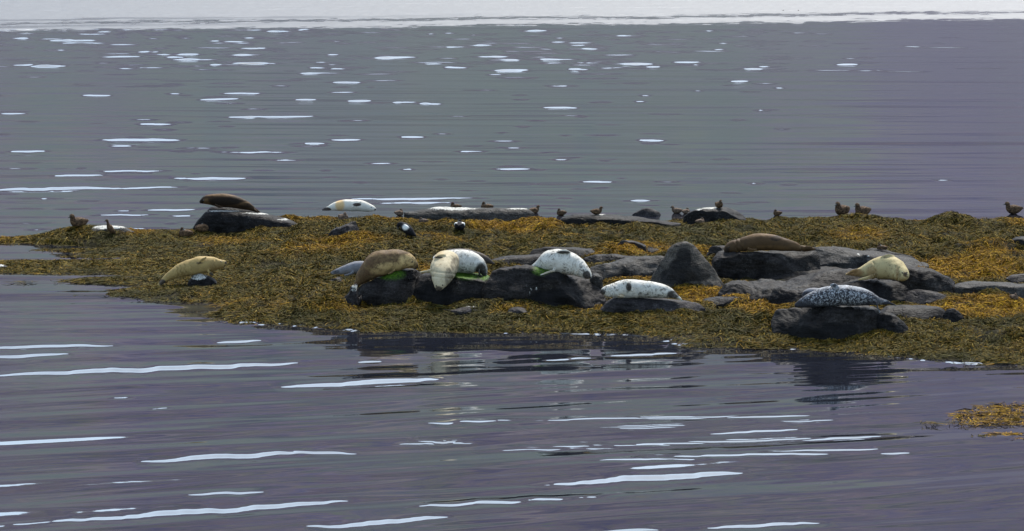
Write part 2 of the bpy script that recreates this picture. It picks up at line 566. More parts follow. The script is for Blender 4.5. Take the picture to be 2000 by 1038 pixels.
GL = [(-40, 1028, 670, 980, 11), (605, 1030, 880, 1012, 9), (805, 992, 1225, 966, 9), (1045, 947, 1455, 920, 11), (270, 901, 590, 884, 8), (575, 881, 700, 885, 4),
      (360, 968, 520, 961, 5), (-40, 735, 572, 711, 8), (-40, 680, 232, 674, 6), (-40, 699, 137, 692, 6), (425, 670, 512, 664, 4), (540, 756, 860, 742, 9), (1380, 1031, 1612, 1020, 7),
      (1145, 903, 1390, 899, 5), (1230, 897, 1610, 888, 5), (1470, 886, 1715, 880, 3), (1240, 893, 1330, 892, 3), (210, 779, 258, 776, 3), (290, 800, 332, 797, 2.5), (1170, 1038, 1290, 1034, 5),
      (700, 708, 745, 706, 2.5), (1180, 695, 1330, 688, 4), (1060, 704, 1160, 698, 4), (1720, 888, 1775, 886, 2),
      (-20, 370, 230, 368, 5), (215, 369, 365, 366, 3), (-20, 380, 40, 379, 2.5), (335, 349, 487, 348, 5), (100, 344, 212, 343, 3), (188, 335, 340, 334, 4.5), (-30, 330, 78, 330, 3), (340, 291, 430, 290, 3), (410, 297, 580, 297, 5),
      (15, 296, 100, 296, 4), (190, 274, 360, 274, 6), (240, 270, 290, 269, 4), (210, 286, 266, 286, 4), (265, 243, 345, 243, 4), (320, 239, 378, 239, 3.5), (255, 234, 310, 234, 2.5), (440, 230, 500, 229, 3), (480, 229, 620, 228, 3.5),
      (425, 248, 460, 247, 2.5), (-20, 222, 58, 222, 4), (158, 187, 220, 187, 4), (385, 195, 472, 194, 4), (430, 183, 515, 182, 3), (320, 183, 355, 184, 3), (640, 274, 712, 273, 4), (595, 281, 645, 280, 3), (565, 286, 645, 285, 3),
      (655, 236, 725, 235, 3.5), (678, 197, 726, 197, 4), (768, 200, 822, 200, 4), (820, 203, 865, 203, 3.5), (575, 195, 620, 195, 3), (775, 268, 834, 268, 4), (843, 261, 885, 261, 3), (885, 297, 955, 297, 4), (960, 330, 1045, 330, 4),
      (1058, 211, 1132, 211, 4), (1242, 275, 1302, 275, 5), (1250, 280, 1295, 280, 3), (710, 320, 778, 319, 4), (780, 331, 812, 331, 3), (950, 276, 1020, 276, 3), (1130, 357, 1205, 356, 4), (1520, 361, 1560, 361, 3), (1510, 252, 1545, 252, 3), (1425, 160, 1465, 160, 3.5),
      (1510, 173, 1535, 173, 3), (1630, 127, 1680, 127, 4), (660, 390, 950, 387, 5), (690, 398, 905, 395, 4), (220, 412, 265, 411, 3), (275, 411, 390, 409, 4), (175, 422, 310, 420, 4), (330, 423, 380, 422, 3.5), (-20, 437, 105, 436, 3), (322, 437, 345, 437, 3),
      (50, 450, 90, 447, 4), (230, 447, 330, 446, 3), (1390, 97, 1420, 97, 3), (1235, 393, 1290, 392, 2.5), (1820, 353, 1860, 353, 2.5), (735, 113, 818, 113, 5), (865, 132, 915, 132, 5), (970, 138, 1035, 138, 5), (1105, 136, 1155, 136, 5),
      (1215, 126, 1280, 125, 4), (1310, 122, 1375, 122, 5), (600, 133, 650, 133, 5), (320, 112, 365, 112, 5), (265, 102, 312, 103, 5), (190, 111, 280, 111, 3.5)]
for i, g in enumerate(GL):
    glint(*g, gain=1.22 if g[1] > 640 else 1.0, seed=i)
for i, g in enumerate([(940, 879, 1560, 866, 6), (1180, 868, 1750, 851, 5), (1000, 873, 1350, 866, 3.5), (820, 829, 1000, 822, 4.5), (1030, 823, 1360, 815, 3.5), (1350, 818, 1610, 813, 3.5), (770, 868, 905, 864, 2.5), (800, 861, 930, 866, 2), (1380, 846, 1560, 838, 3), (1500, 862, 1790, 848, 2.5)]):
    glint(*g, gain=0.86, seed=i + 150)
# the crowd of small wave faces in the middle distance
r2 = random.Random(5)
for i in range(620):
    yv = 58 + 112 * r2.random() ** 1.35
    xv = r2.uniform(-60, 2060)
    dens = 1.0 if xv < 1250 else max(0.05, 1 - (xv - 1250) / 620)
    if yv > 135:
        dens *= 0.5
    if r2.random() > dens:
        continue
    ln = r2.uniform(10, 44) * (0.6 + yv / 170)
    glint(xv - ln, yv, xv + ln, yv + r2.uniform(-0.6, 0.6), r2.uniform(1.4, 3.0), gain=r2.uniform(0.52, 0.9), seed=i + 200)
for i in range(110):
    yv = r2.uniform(160, 410)
    xv = r2.uniform(-60, 1500)
    ln = r2.uniform(10, 40)
    glint(xv - ln, yv, xv + ln, yv, r2.uniform(1.8, 3), gain=r2.uniform(0.55, 0.85), seed=i + 700)
# a swimmer's wake: fine close ripples fanning over the foreground
for (x0, y0, x1, y1, wpx, lam, s0) in [(1000, 872, 1780, 850, 16, 0.12, 0.115), (860, 842, 1500, 830, 12, 0.10, 0.10), (820, 826, 1750, 812, 7, 0.11, 0.105), (770, 862, 930, 866, 10, 0.12, 0.12), (1350, 826, 1720, 822, 8, 0.10, 0.10)]:
    a, b = G(x0, y0), G(x1, y1)
    c = (a + b) / 2
    dv = (b - a)[:2]
    L = np.linalg.norm(dv) / 2
    dv /= 2 * L
    nv = np.array([-dv[1], dv[0]])
    D = c[1]
    w = wpx * 0.5 * D * D / (FPX * CAM_H)
    j0, j1 = np.searchsorted(rows, [D - 5, D + 5])
    X, Y = WX[j0:j1] - c[0], WY[j0:j1] - c[1]
    uu, dd = (X * dv[0] + Y * dv[1]) / L, X * nv[0] + Y * nv[1]
    dd = dd - 0.35 * uu * uu
    env = np.exp(-(dd / w) ** 2) * np.clip(1 - np.abs(uu) ** 2, 0, 1) * np.clip(0.6 + 0.9 * vnoise(uu * 5, dd * 2, seed=9), 0, 1.3)
    WZ[j0:j1] += s0 * lam / 6.28 * np.sin(6.28 / lam * (dd + 0.06 * uu * L + 0.03 * vnoise(uu * 9, dd * 3, seed=4))) * env
    WZ[j0:j1] += 0.02 * w * np.tanh(dd / w) * env
# water creeping up on the weed at the edge of the land
zone = (WY > 51.2) & (WY < 72) & (WX > -12.3) & (WX < 15.3)
sdw = bil(SDG, WX[zone], WY[zone])
WZ[zone] += 0.017 * np.exp(-np.clip(-sdw - 0.09 - 0.03 * vnoise(WX[zone] * 9, WY[zone] * 6, seed=32), 0, 5) / 0.06) * np.clip(-0.08 + 0.8 * vnoise(WX[zone] * 1.4, WY[zone] * 2, seed=31) + 1.0 * vnoise(WX[zone] * 11, WY[zone] * 7, seed=33), 0, 1) * np.clip((63 - WY[zone]) / 3, 0.25, 1)

# wind-ruffled water beyond the calm
pxg = 1000 + WX / WY * FPX
pyg = np.full_like(WX, 0) + np.interp(rows, [G(1000, q)[1] for q in range(1060, -60, -4)], [q for q in range(1060, -60, -4)])[:, None]
pyg = np.where(WY > G(1000, -55)[1], -60 - 0 * pyg, pyg)
edge = 62 - 22 * np.clip(pxg / 2000, -0.5, 1.5) + 2.0 * vnoise(pxg / 160, pxg * 0, seed=77)
v = edge - pyg
wob = 1.6 * vnoise(pxg / 60, pyg / 3, seed=78)
strk = vnoise(pxg / 26, pyg / 1.6, seed=79) + 0.6 * vnoise(pxg / 9, pyg / 1.1, seed=80)
ruf = 1 / (1 + np.exp(-(v + 0.8 * wob + 3.2 * strk - 1.5) / 1.0))
lane = np.exp(-((v - 15 + 0.4 * wob + 2.0 * strk) / 2.4) ** 2) * 0.75 + np.exp(-((v - 22 + wob) / 1.6) ** 2) * 0.45 * np.clip(1.2 - pxg / 900, 0, 1) + np.exp(-((v - 9) / 2.0) ** 2) * 0.5 * np.clip(0.9 - pxg / 900, 0, 1)
ruf = np.clip(ruf - lane, 0, 1)
widx = np.arange(WX.size).reshape(WX.shape)
wq = np.stack([widx[:-1, :-1], widx[:-1, 1:], widx[1:, 1:], widx[1:, :-1]], -1).reshape(-1, 4)
wme = make_mesh("water", np.stack([WX, WY, WZ], -1).reshape(-1, 3), wq)
fattr(wme, "ruffle", ruf.ravel())
fattr(wme, "far", np.clip((WY - 75) / 60, 0, 1).ravel())
m = M("fjord_water")
rf = m.attr("ruffle")
n1 = m.noise(m.coord("Object", (0.22, 1, 1)), 3.2, 3, 0.55, 0.3)
n2 = m.noise(m.coord("Object", (0.10, 1, 1)), 0.9, 3, 0.5, 0.2)
n3 = m.noise(m.coord("Object", (0.5, 1, 1)), 2.0, 3, 0.6)
bb = m.bump(n1, 1.0, 0.0007)
bb = m.bump(n2, 1.0, 0.0025, bb)
b3 = m.new("Bump")
b3.inputs["Distance"].default_value = 0.07
m.l(rf, b3.inputs["Strength"])
m.l(n3, b3.inputs["Height"])
m.l(bb, b3.inputs["Normal"])
MAT_WATER = m.set(**{"Base Color": (0.009, 0.010, 0.015), "Roughness": m.math('ADD', m.math('MULTIPLY', rf, 0.23), m.math('ADD', 0.025, m.math('MULTIPLY', m.attr("far"), 0.10))), "IOR": 1.75, "Normal": b3.outputs[0]})
water = link("water", wme, MAT_WATER)
tag(water, "calm grey fjord water with long pale glints", "water", kind="structure")

# ---------------------------------------------------------------- rocks
ROCK_Y = {}


def smooth_interp(xs, px, py):
    """monotone-ish cubic through points"""
    px, py = np.asarray(px, float), np.asarray(py, float)
    d = np.gradient(py, px)
    k = np.clip(np.searchsorted(px, xs) - 1, 0, len(px) - 2)
    h = px[k + 1] - px[k]
    t = (xs - px[k]) / h
    c = py[k] * (1 - t) ** 2 * (1 + 2 * t) + py[k + 1] * t * t * (3 - 2 * t) + h * (d[k] * t * (1 - t) ** 2 - d[k + 1] * t * t * (1 - t))
    lin = np.interp(xs, px, py)
    return 0.35 * c + 0.65 * lin


def rock(key, name, label, prof, base, depth, mat, p=2.6, seed=0, cuts=5, rough=0.05, guano=(), algae=(), cracks=(), yc=None, taper=3.5, dark_patch=(), planes=()):
    rough *= 1.15
    prof = sorted(prof)
    x0, x1 = prof[0][0], prof[-1][0]
    xm = (x0 + x1) / 2
    if yc is None:
        yc = hitY(xm, base) + depth * 0.8
    ROCK_Y[key] = yc
    n = int(np.clip((x1 - x0) / 1.6, 24, 170))
    nr = 64
    uu = 0.5 - 0.5 * np.cos(np.linspace(0.04, math.pi - 0.04, n))
    uu = 0.5 * uu + 0.5 * np.linspace(0, 1, n)
    xs = x0 + (x1 - x0) * uu
    top = smooth_interp(xs, [q[0] for q in prof], [q[1] for q in prof])
    X = np.array([P(x, base, yc)[0] for x in xs])
    ztgt = np.array([P(x, t, yc)[2] for x, t in zip(xs, top)])
    zb = terr(float(np.clip(X.mean(), GX0, GX1)), yc) - 0.06
    zb = min(zb, P(xm, base, yc - depth)[2] + 0.02)
    hw = depth * np.clip(1 - np.abs(2 * uu - 1) ** taper, 0.02, 1) ** (1 / 2.2)
    hw *= 1 + 0.12 * vnoise(uu * 5, uu * 0 + seed, seed=seed)
    hh = np.maximum(ztgt - zb, 0.03)
    t = np.linspace(0, 2 * math.pi, nr, endpoint=False)
    cy, sy = np.cos(t), np.sin(t)
    cyp = np.sign(cy) * np.abs(cy) ** (2 / p)
    syp = np.sign(sy) * np.abs(sy) ** (2 / p)
    syp = np.where(syp < 0, syp * 0.0, syp)
    down = np.where(sy < 0, sy, 0)
    for it in range(4):
        Y = yc + hw[:, None] * cyp[None]
        Z = zb + hh[:, None] * syp[None] + 0.28 * down[None]
        ang = ((Z - CAM_H) / Y).max(1)
        hh = np.maximum(hh + (ztgt - CAM_H) - ang * yc, 0.02)
    Y = yc + hw[:, None] * cyp[None]
    Z = zb + hh[:, None] * syp[None] + 0.28 * down[None]
    XX = np.repeat(X[:, None], nr, 1)
    V = np.stack([XX, Y, Z], -1).reshape(-1, 3)
    # worn facets
    rg = np.random.default_rng(seed + 100)
    c0 = np.array([X.mean(), yc, zb])
    ext = np.array([(X[-1] - X[0]) / 2, depth, max(hh.max(), 0.05)])
    for pl in planes:
        nv = np.array(pl[:3]) / np.linalg.norm(pl[:3])
        q = (V - c0) / ext
        ex = np.clip(q @ nv - pl[3], 0, None)
        V = V - (ex[:, None] * nv * 0.9) * ext
    for k in range(cuts):
        nv = np.array([rg.uniform(-1, 1), -abs(rg.normal(0.8, 0.4)), rg.uniform(-0.1, 0.75)])
        nv /= np.linalg.norm(nv)
        q = (V - c0) / ext
        ex = np.clip(q @ nv - rg.uniform(0.74, 0.93), 0, None)
        V = V - (ex[:, None] * nv * 0.85) * ext
    idx = np.arange(n * nr).reshape(n, nr)
    f = np.stack([idx[:-1], np.roll(idx, -1, 1)[:-1], np.roll(idx, -1, 1)[1:], idx[1:]], -1).reshape(-1, 4)
    faces = [tuple(q) for q in f]
    V = np.vstack([V, V[:nr].mean(0) - [0.01, 0, 0], V[(n - 1) * nr:n * nr].mean(0) + [0.01, 0, 0]])
    a, b = n * nr, n * nr + 1
    for j in range(nr):
        j2 = (j + 1) % nr
        faces.append((a, idx[0, j2], idx[0, j]))
        faces.append((b, idx[-1, j], idx[-1, j2]))
    me = make_mesh(name, V, faces)
    N = mesh_no(me)
    so = seed * 3.17
    ca = fbm(V[:, 0] * 1.7 + so, V[:, 1] * 1.7, V[:, 2] * 2.6, oct=4, seed=seed)
    cb = 1 - np.abs(fbm(V[:, 0] * 3 + so, V[:, 1] * 3, V[:, 2] * 5, oct=3, seed=seed + 9)) * 2
    cc = fbm(V[:, 0] * 9 + so, V[:, 1] * 9, V[:, 2] * 12, oct=3, seed=seed + 5)
    sc = min(1.0, ext[2] / 0.35)
    disp = sc * (rough * ca - 0.5 * rough * np.clip(cb - 0.55, 0, 1) + 0.22 * rough * cc)
    ppx, ppy = proj(V)
    for (ax, ay, bx, by, wpx, dep) in cracks:
        ex, ey = bx - ax, by - ay
        tt = np.clip(((ppx - ax) * ex + (ppy - ay) * ey) / (ex * ex + ey * ey), 0, 1)
        dd = np.hypot(ppx - ax - tt * ex + 3 * vnoise(ppy / 9, ppx / 9, seed=3), ppy - ay - tt * ey)
        disp -= dep * np.exp(-(dd / wpx) ** 2)
    V = V + N * disp[:, None]
    org = np.array([X.mean(), yc, max(zb, 0)])
    me.vertices.foreach_set("co", (V - org).astype(np.float32).ravel())
    me.update()

    def paint(spots):
        r = np.zeros(len(V))
        for (sx, sy_, rx, ry) in spots:
            q = ((ppx - sx) / rx) ** 2 + ((ppy - sy_) / ry) ** 2
            r = np.maximum(r, np.clip(1.35 - q, 0, 1))
        return r
    fattr(me, "guano", paint(guano))
    fattr(me, "algae", paint(algae))
    fattr(me, "dark_patch", paint(dark_patch))
    o = link(name, me, mat, None, org)
    tag(o, label, "rock", "dark rocks on the seaweed skerry")
    return o


B, BR, GR, SL = MAT_BASALT, MAT_BROWN, MAT_GREY, MAT_SLATE
rock("r1", "flat_rock", "sloping black slab with a whitened top edge under the dark brown seal at the back", [(374, 450), (386, 432), (402, 414), (425, 411), (470, 412), (500, 415), (530, 420), (555, 426), (575, 434), (586, 441)], 452, 0.32, B, 3.4, 1, cuts=0, rough=0.015,
     guano=[(440, 413, 42, 1.8), (505, 417.5, 40, 1.8), (556, 428, 20, 2.0)])
rock("r1b", "rock", "black rock crest directly under the belly of the dark brown seal", [(402, 414), (412, 405), (440, 402), (470, 404), (490, 409), (505, 417)], 420, 0.3, B, 2.6, 45, cuts=0, rough=0.015, yc=ROCK_Y["r1"] + 0.45)
rock("r2", "rock", "small purplish rock half sunk in seaweed below the white seal at the back", [(638, 455), (650, 446), (668, 440), (690, 431), (699, 433), (704, 446)], 459, 0.3, SL, 2.6, 2)
rock("r3", "flat_rock", "long low black rock with two brown ducks resting on its pale top", [(818, 428), (822, 415), (850, 410), (900, 411), (950, 413), (975, 418), (980, 428)], 432, 0.3, B, 4.5, 3, cuts=1, rough=0.014, guano=[(905, 411, 20, 2)])
rock("r3b", "rock", "pale whitened rock behind the long low black rock", [(790, 416), (815, 412), (850, 406), (930, 405), (990, 406), (1030, 408), (1045, 416)], 420, 0.35, GR, 2.6, 4, cuts=0, rough=0.02, guano=[(880, 406, 60, 5), (1012, 407, 26, 3)], yc=72.2)
rock("r4", "flat_rock", "long dark slab with a single brown duck standing on its top", [(1086, 438), (1098, 424), (1120, 419), (1170, 418), (1230, 423), (1290, 429), (1330, 436)], 443, 0.35, B, 3.6, 5, cuts=1, rough=0.02, guano=[(1172, 418, 14, 3)])
rock("r6", "rock", "small rounded grey rock at the water edge behind the long dark slab", [(1226, 421), (1240, 413), (1258, 410), (1275, 413), (1292, 421)], 423, 0.25, SL, 2.4, 6)
rock("r5", "rock", "flat topped dark rock with a duck on its white streaked crown", [(1335, 424), (1345, 414), (1372, 406), (1410, 405), (1440, 406), (1450, 416), (1458, 430)], 433, 0.35, B, 3.2, 7, cuts=3, rough=0.025, guano=[(1385, 406, 20, 3), (1365, 409, 8, 3)])
rock("r7", "rock", "small dark rock with white droppings under the tan seal at the left", [(366, 556), (374, 540), (392, 535), (406, 540), (420, 546), (429, 560)], 562, 0.26, B, 2.6, 8, guano=[(388, 541, 18, 7)])
rock("r8", "rock", "small flat wet grey slab below the grey seal pup", [(636, 548), (648, 541), (668, 539), (684, 543), (692, 550)], 553, 0.3, SL, 2.6, 9)
rock("ra", "boulder", "left block of the big front boulder row with a green algae patch", [(676, 592), (690, 572), (706, 556), (735, 540), (765, 531), (790, 526), (812, 527), (826, 542), (832, 594)], 598, 0.6, BR, 3.0, 10, rough=0.045, algae=[(765, 537, 26, 12)], guano=[(690, 560, 10, 8)], cracks=[(745, 555, 752, 590, 4, 0.03), (770, 560, 810, 548, 3, 0.02)])
rock("rb", "boulder", "middle block of the big front boulder row below the seal hanging its head down", [(802, 594), (808, 550), (820, 537), (860, 530), (900, 532), (938, 536), (958, 545), (966, 594)], 597, 0.6, BR, 3.2, 11, rough=0.045, dark_patch=[(850, 575, 40, 22), (915, 585, 40, 14)], algae=[(910, 535, 26, 11), (950, 535, 16, 10)], cracks=[(885, 545, 935, 560, 4, 0.02)])
rock("rc", "boulder", "right and largest block of the front boulder row with pale barnacles on its face", [(942, 594), (948, 560), (962, 532), (990, 522), (1030, 521), (1060, 528), (1100, 532), (1140, 538), (1160, 548), (1172, 570), (1180, 594)], 600, 0.62, BR, 2.8, 12, rough=0.06, dark_patch=[(1090, 580, 60, 18), (1010, 590, 50, 8), (1095, 545, 40, 5)], algae=[(1062, 531, 22, 9)], guano=[(1028, 571, 3, 2.5), (1036, 565, 3.5, 3), (1042, 559, 3, 2), (1035, 573, 2, 2), (1046, 563, 2.5, 2), (1031, 564, 2, 1.6)], cracks=[(1030, 590, 1070, 560, 5, 0.03), (1070, 560, 1110, 548, 4, 0.02)])
rock("rc2", "rock", "narrow cracked grey rock at the right end of the front boulder row", [(1146, 590), (1150, 550), (1158, 535), (1168, 537), (1178, 552), (1182, 590)], 592, 0.3, GR, 2.6, 13)
rock("rend", "rock", "thin slanted grey slab leaning at the left end of the front boulder row", [(664, 592), (674, 574), (688, 558), (700, 556), (706, 575), (704, 594)], 596, 0.25, SL, 2.6, 14, guano=[(694, 562, 8, 8)])
rock("rf1", "flat_rock", "flat wet pale slab in the seaweed in front of the boulder row", [(852, 611), (870, 603), (900, 597), (930, 593), (962, 593), (975, 599)], 613, 0.35, SL, 2.4, 15, rough=0.02, guano=[(930, 596, 34, 5)])
rock("rf2", "rock", "small bluish grey rock in the seaweed in front of the largest block", [(986, 618), (994, 604), (1010, 599), (1030, 604), (1055, 609)], 620, 0.28, SL, 2.4, 16, rough=0.03)
rock("rh1", "flat_rock", "rounded dark ridge of rock behind the white spotted seal", [(1030, 498), (1042, 487), (1065, 481), (1100, 481), (1150, 484), (1200, 490), (1240, 497), (1262, 505)], 507, 0.5, B, 2.6, 17)
rock("rh2", "flat_rock", "flat brownish slab left of the white spotted seal", [(940, 515), (962, 507), (985, 501), (1020, 498), (1060, 497), (1085, 503), (1090, 518)], 520, 0.45, BR, 2.8, 18, rough=0.03)
rock("rh2b", "flat_rock", "low brown slab just right of the seal with the grey hindquarters", [(940, 522), (955, 515), (985, 516), (1010, 521), (1020, 528)], 528, 0.3, BR, 2.6, 52, rough=0.03)
rock("rh3", "flat_rock", "low cracked slab between the dark ridge and the lichen covered slab", [(1140, 508), (1160, 499), (1200, 497), (1240, 499), (1270, 504), (1285, 510)], 513, 0.35, B, 2.8, 19)
rock("rh4", "flat_rock", "grey lichen covered slab left of the pyramid boulder", [(1140, 536), (1155, 522), (1180, 514), (1220, 506), (1260, 503), (1295, 504), (1312, 516), (1316, 540)], 546, 0.5, GR, 2.8, 20)
rock("rp", "boulder", "tall pyramid shaped grey boulder with a dark broken face", [(1268, 554), (1276, 534), (1296, 504), (1308, 484), (1328, 474), (1342, 472), (1354, 478), (1380, 506), (1400, 532), (1413, 556)], 561, 0.55, MAT_PALE, 2.2, 21, cuts=3, rough=0.022, taper=2.2, planes=[(-0.30, -0.8, 0.52, 0.60), (0.62, -0.6, 0.5, 0.62), (0.05, -1.0, 0.05, 0.62), (-0.75, -0.45, 0.45, 0.66)], dark_patch=[(1336, 500, 16, 16), (1335, 520, 30, 16), (1325, 540, 40, 18), (1365, 538, 26, 14)])
rock("rs9", "flat_rock", "low smooth dark slab under the spotted seal lying on its side", [(1172, 606), (1182, 592), (1200, 583), (1240, 580), (1300, 581), (1340, 586), (1368, 594), (1378, 604)], 612, 0.45, SL, 2.8, 22, rough=0.03)
rock("r14", "flat_rock", "low black rock set in bright yellow seaweed", [(1362, 596), (1376, 584), (1400, 579), (1430, 578), (1455, 581), (1468, 592)], 600, 0.3, B, 2.8, 23, rough=0.03)
rock("rk10", "boulder", "pitted dark block under the long brown seal", [(1384, 540), (1392, 508), (1405, 495), (1430, 491), (1480, 489), (1540, 489), (1585, 490), (1600, 500), (1604, 534)], 544, 0.55, BR, 3.4, 24)
rock("rk10b", "rock", "speckled pinkish lump of rock beside the head of the long brown seal", [(1378, 500), (1386, 484), (1400, 479), (1418, 480), (1432, 498)], 503, 0.25, BR, 2.4, 25)
rock("rflat", "flat_rock", "broad flat grey slab behind the cream seal", [(1570, 520), (1585, 487), (1610, 484), (1660, 485), (1700, 489), (1740, 496), (1790, 507), (1810, 525)], 532, 0.7, GR, 3.2, 26, rough=0.035, guano=[(1677, 496, 5, 3), (1696, 500, 4, 2)])
rock("rflat2", "flat_rock", "dark upper ledge with a duck behind it above the cream seal", [(1670, 492), (1700, 485), (1730, 486), (1760, 495), (1785, 505), (1795, 514)], 516, 0.4, B, 2.8, 27)
rock("rrid", "flat_rock", "long narrow ledge between the pitted block and the sloping slab", [(1412, 552), (1425, 538), (1450, 526), (1480, 524), (1530, 524), (1590, 521), (1640, 520), (1690, 524), (1720, 535)], 556, 0.8, BR, 3.0, 28)
rock("rslope", "flat_rock", "long sloping brown slab leading up to the tail of the cream seal", [(1404, 572), (1418, 556), (1450, 549), (1490, 549), (1530, 547), (1570, 537), (1610, 527), (1660, 524), (1710, 526), (1740, 545)], 582, 0.75, BR, 3.0, 29, rough=0.06)
rock("rseal11", "boulder", "dark overhanging rock directly under the cream seal", [(1625, 584), (1640, 556), (1660, 547), (1700, 545), (1750, 545), (1778, 546), (1800, 560), (1806, 590)], 596, 0.55, B, 3.2, 30)
rock("rslr", "flat_rock", "smooth dark slope descending to the right of the cream seal", [(1735, 575), (1745, 540), (1770, 526), (1800, 525), (1830, 531), (1855, 540), (1872, 555), (1880, 578)], 584, 0.6, BR, 2.8, 31, rough=0.05)
rock("rslr2", "flat_rock", "smooth purplish slab below the dark slope at the right", [(1762, 592), (1770, 572), (1785, 565), (1815, 567), (1845, 573), (1866, 584), (1872, 594)], 597, 0.4, SL, 2.8, 32, rough=0.025)
rock("rright", "flat_rock", "long flat grey slab running out of the picture at the right", [(1850, 575), (1862, 556), (1885, 550), (1930, 549), (2000, 553), (2080, 556), (2110, 575)], 582, 0.5, GR, 3.0, 33, rough=0.035)
rock("rblk", "rock", "dark rounded block tucked behind the speckled grey seal", [(1504, 590), (1510, 572), (1530, 563), (1560, 560), (1600, 560), (1625, 570), (1632, 592)], 598, 0.4, B, 2.6, 34)
rock("r12", "boulder", "large rounded black boulder under the speckled grey seal at the water edge", [(1506, 655), (1510, 630), (1522, 612), (1545, 602), (1580, 598), (1630, 596), (1680, 597), (1705, 602), (1716, 615), (1720, 655)], 666, 0.6, BR, 2.8, 35, rough=0.05, dark_patch=[(1600, 645, 90, 18), (1540, 630, 30, 26)])
rock("r17", "rock", "dark wedge of rock leaning against the large black boulder", [(1708, 650), (1712, 618), (1722, 611), (1745, 615), (1765, 632), (1784, 650)], 652, 0.3, B, 2.6, 36)
rock("r18", "flat_rock", "flat dark slab behind the tail of the speckled grey seal", [(1715, 612), (1735, 600), (1760, 596), (1800, 597), (1835, 602), (1850, 612), (1854, 622)], 626, 0.4, BR, 3.2, 37, rough=0.03)
rock("r18b", "rock", "small dark rock at the right end of the flat dark slab", [(1842, 620), (1850, 606), (1862, 602), (1875, 610), (1884, 626)], 630, 0.22, B, 2.6, 38)
rock("r20", "rock", "dark round rock sunk in seaweed at the right edge behind", [(1972, 478), (1980, 468), (1995, 463), (2020, 466), (2030, 480)], 482, 0.3, B, 2.6, 39)
rock("r21", "rock", "low brown rock among orange seaweed above the pyramid boulder", [(1205, 478), (1215, 470), (1232, 470), (1250, 474), (1262, 480)], 482, 0.2, BR, 2.4, 40, rough=0.03)
rock("r22", "rock", "small pinkish rock beside orange seaweed left of the pyramid boulder", [(1250, 493), (1260, 485), (1275, 484), (1290, 488), (1296, 495)], 497, 0.2, BR, 2.4, 41, rough=0.03)
rock("r23", "rock", "small pale stone in the shallows at the left edge", [(-22, 522), (-10, 516), (4, 516), (14, 520), (20, 525)], 526, 0.2, GR, 2.4, 42, rough=0.02, guano=[(2, 519, 8, 3)])
rock("r24", "flat_rock", "flat whitened stone between the two ducks on the left mound", [(168, 448), (185, 442), (210, 440), (240, 443), (262, 453)], 455, 0.28, GR, 2.6, 43, rough=0.02, guano=[(210, 443, 46, 6)])
rock("r25", "flat_rock", "purplish slab at the right edge above the long grey slab", [(1965, 545), (1975, 538), (1995, 535), (2040, 536), (2060, 545)], 547, 0.25, SL, 2.6, 44, rough=0.02)

# ---------------------------------------------------------------- living things: lofted bodies fused into one skin
def catmull(pts, n):
    pts = np.asarray(pts, float)
    m_ = len(pts)
    d = np.linalg.norm(np.diff(pts[:, :3], axis=0), axis=1)
    s = np.concatenate([[0], np.cumsum(np.maximum(d, 1e-4))])
    g = np.stack([np.gradient(pts[:, k], s) for k in range(pts.shape[1])], 1)
    xs = np.linspace(0, s[-1], n)
    k = np.clip(np.searchsorted(s, xs) - 1, 0, m_ - 2)
    h = (s[k + 1] - s[k])[:, None]
    t = ((xs - s[k])[:, None]) / h
    return pts[k] * (1 - t) ** 2 * (1 + 2 * t) + pts[k + 1] * t * t * (3 - 2 * t) + h * (g[k] * t * (1 - t) ** 2 - g[k + 1] * t * t * (1 - t))


def loft(pts, n, nr=20, up=(0, 0, 1)):
    """pts rows: x, y, z, r_up, r_side"""
    c = catmull(pts, n)
    c[:, 3:] = np.maximum(c[:, 3:], 0.004)
    tan = np.gradient(c[:, :3], axis=0)
    tan /= np.linalg.norm(tan, axis=1)[:, None] + 1e-9
    upv = np.array(up, float)
    side = np.cross(tan, upv)
    side /= np.linalg.norm(side, axis=1)[:, None] + 1e-9
    u2 = np.cross(side, tan)
    a = np.linspace(0, 2 * math.pi, nr, endpoint=False)
    V = c[:, None, :3] + np.cos(a)[None, :, None] * side[:, None] * c[:, None, 4:5] + np.sin(a)[None, :, None] * u2[:, None] * c[:, None, 3:4]
    V = V.reshape(-1, 3)
    idx = np.arange(n * nr).reshape(n, nr)
    f = np.stack([idx[:-1], idx[1:], np.roll(idx, -1, 1)[1:], np.roll(idx, -1, 1)[:-1]], -1).reshape(-1, 4)
    faces = [tuple(q) for q in f]
    faces.append(tuple(idx[0]))
    faces.append(tuple(idx[-1][::-1]))
    return V, faces, c


def fuse(name, lofts, voxel, smooth=5):
    vs, fs, o = [], [], 0
    for V, F, _ in lofts:
        vs.append(V)
        fs += [tuple(i + o for i in f) for f in F]
        o += len(V)
    me = make_mesh(name, np.vstack(vs), fs)
    bm = bmesh.new()
    bm.from_mesh(me)
    bmesh.ops.recalc_face_normals(bm, faces=bm.faces)
    bm.to_mesh(me)
    bm.free()
    ob = bpy.data.objects.new("tmp", me)
    COL.objects.link(ob)
    md = ob.modifiers.new("r", 'REMESH')
    md.mode = 'VOXEL'
    md.voxel_size = voxel
    ms = ob.modifiers.new("s", 'SMOOTH')
    ms.factor = 0.5
    ms.iterations = smooth
    dg = bpy.context.evaluated_depsgraph_get()
    out = bpy.data.meshes.new_from_object(ob.evaluated_get(dg))
    bpy.data.objects.remove(ob)
    bpy.data.meshes.remove(me)
    out.name = name
    out.polygons.foreach_set("use_smooth", np.ones(len(out.polygons), bool))
    return out


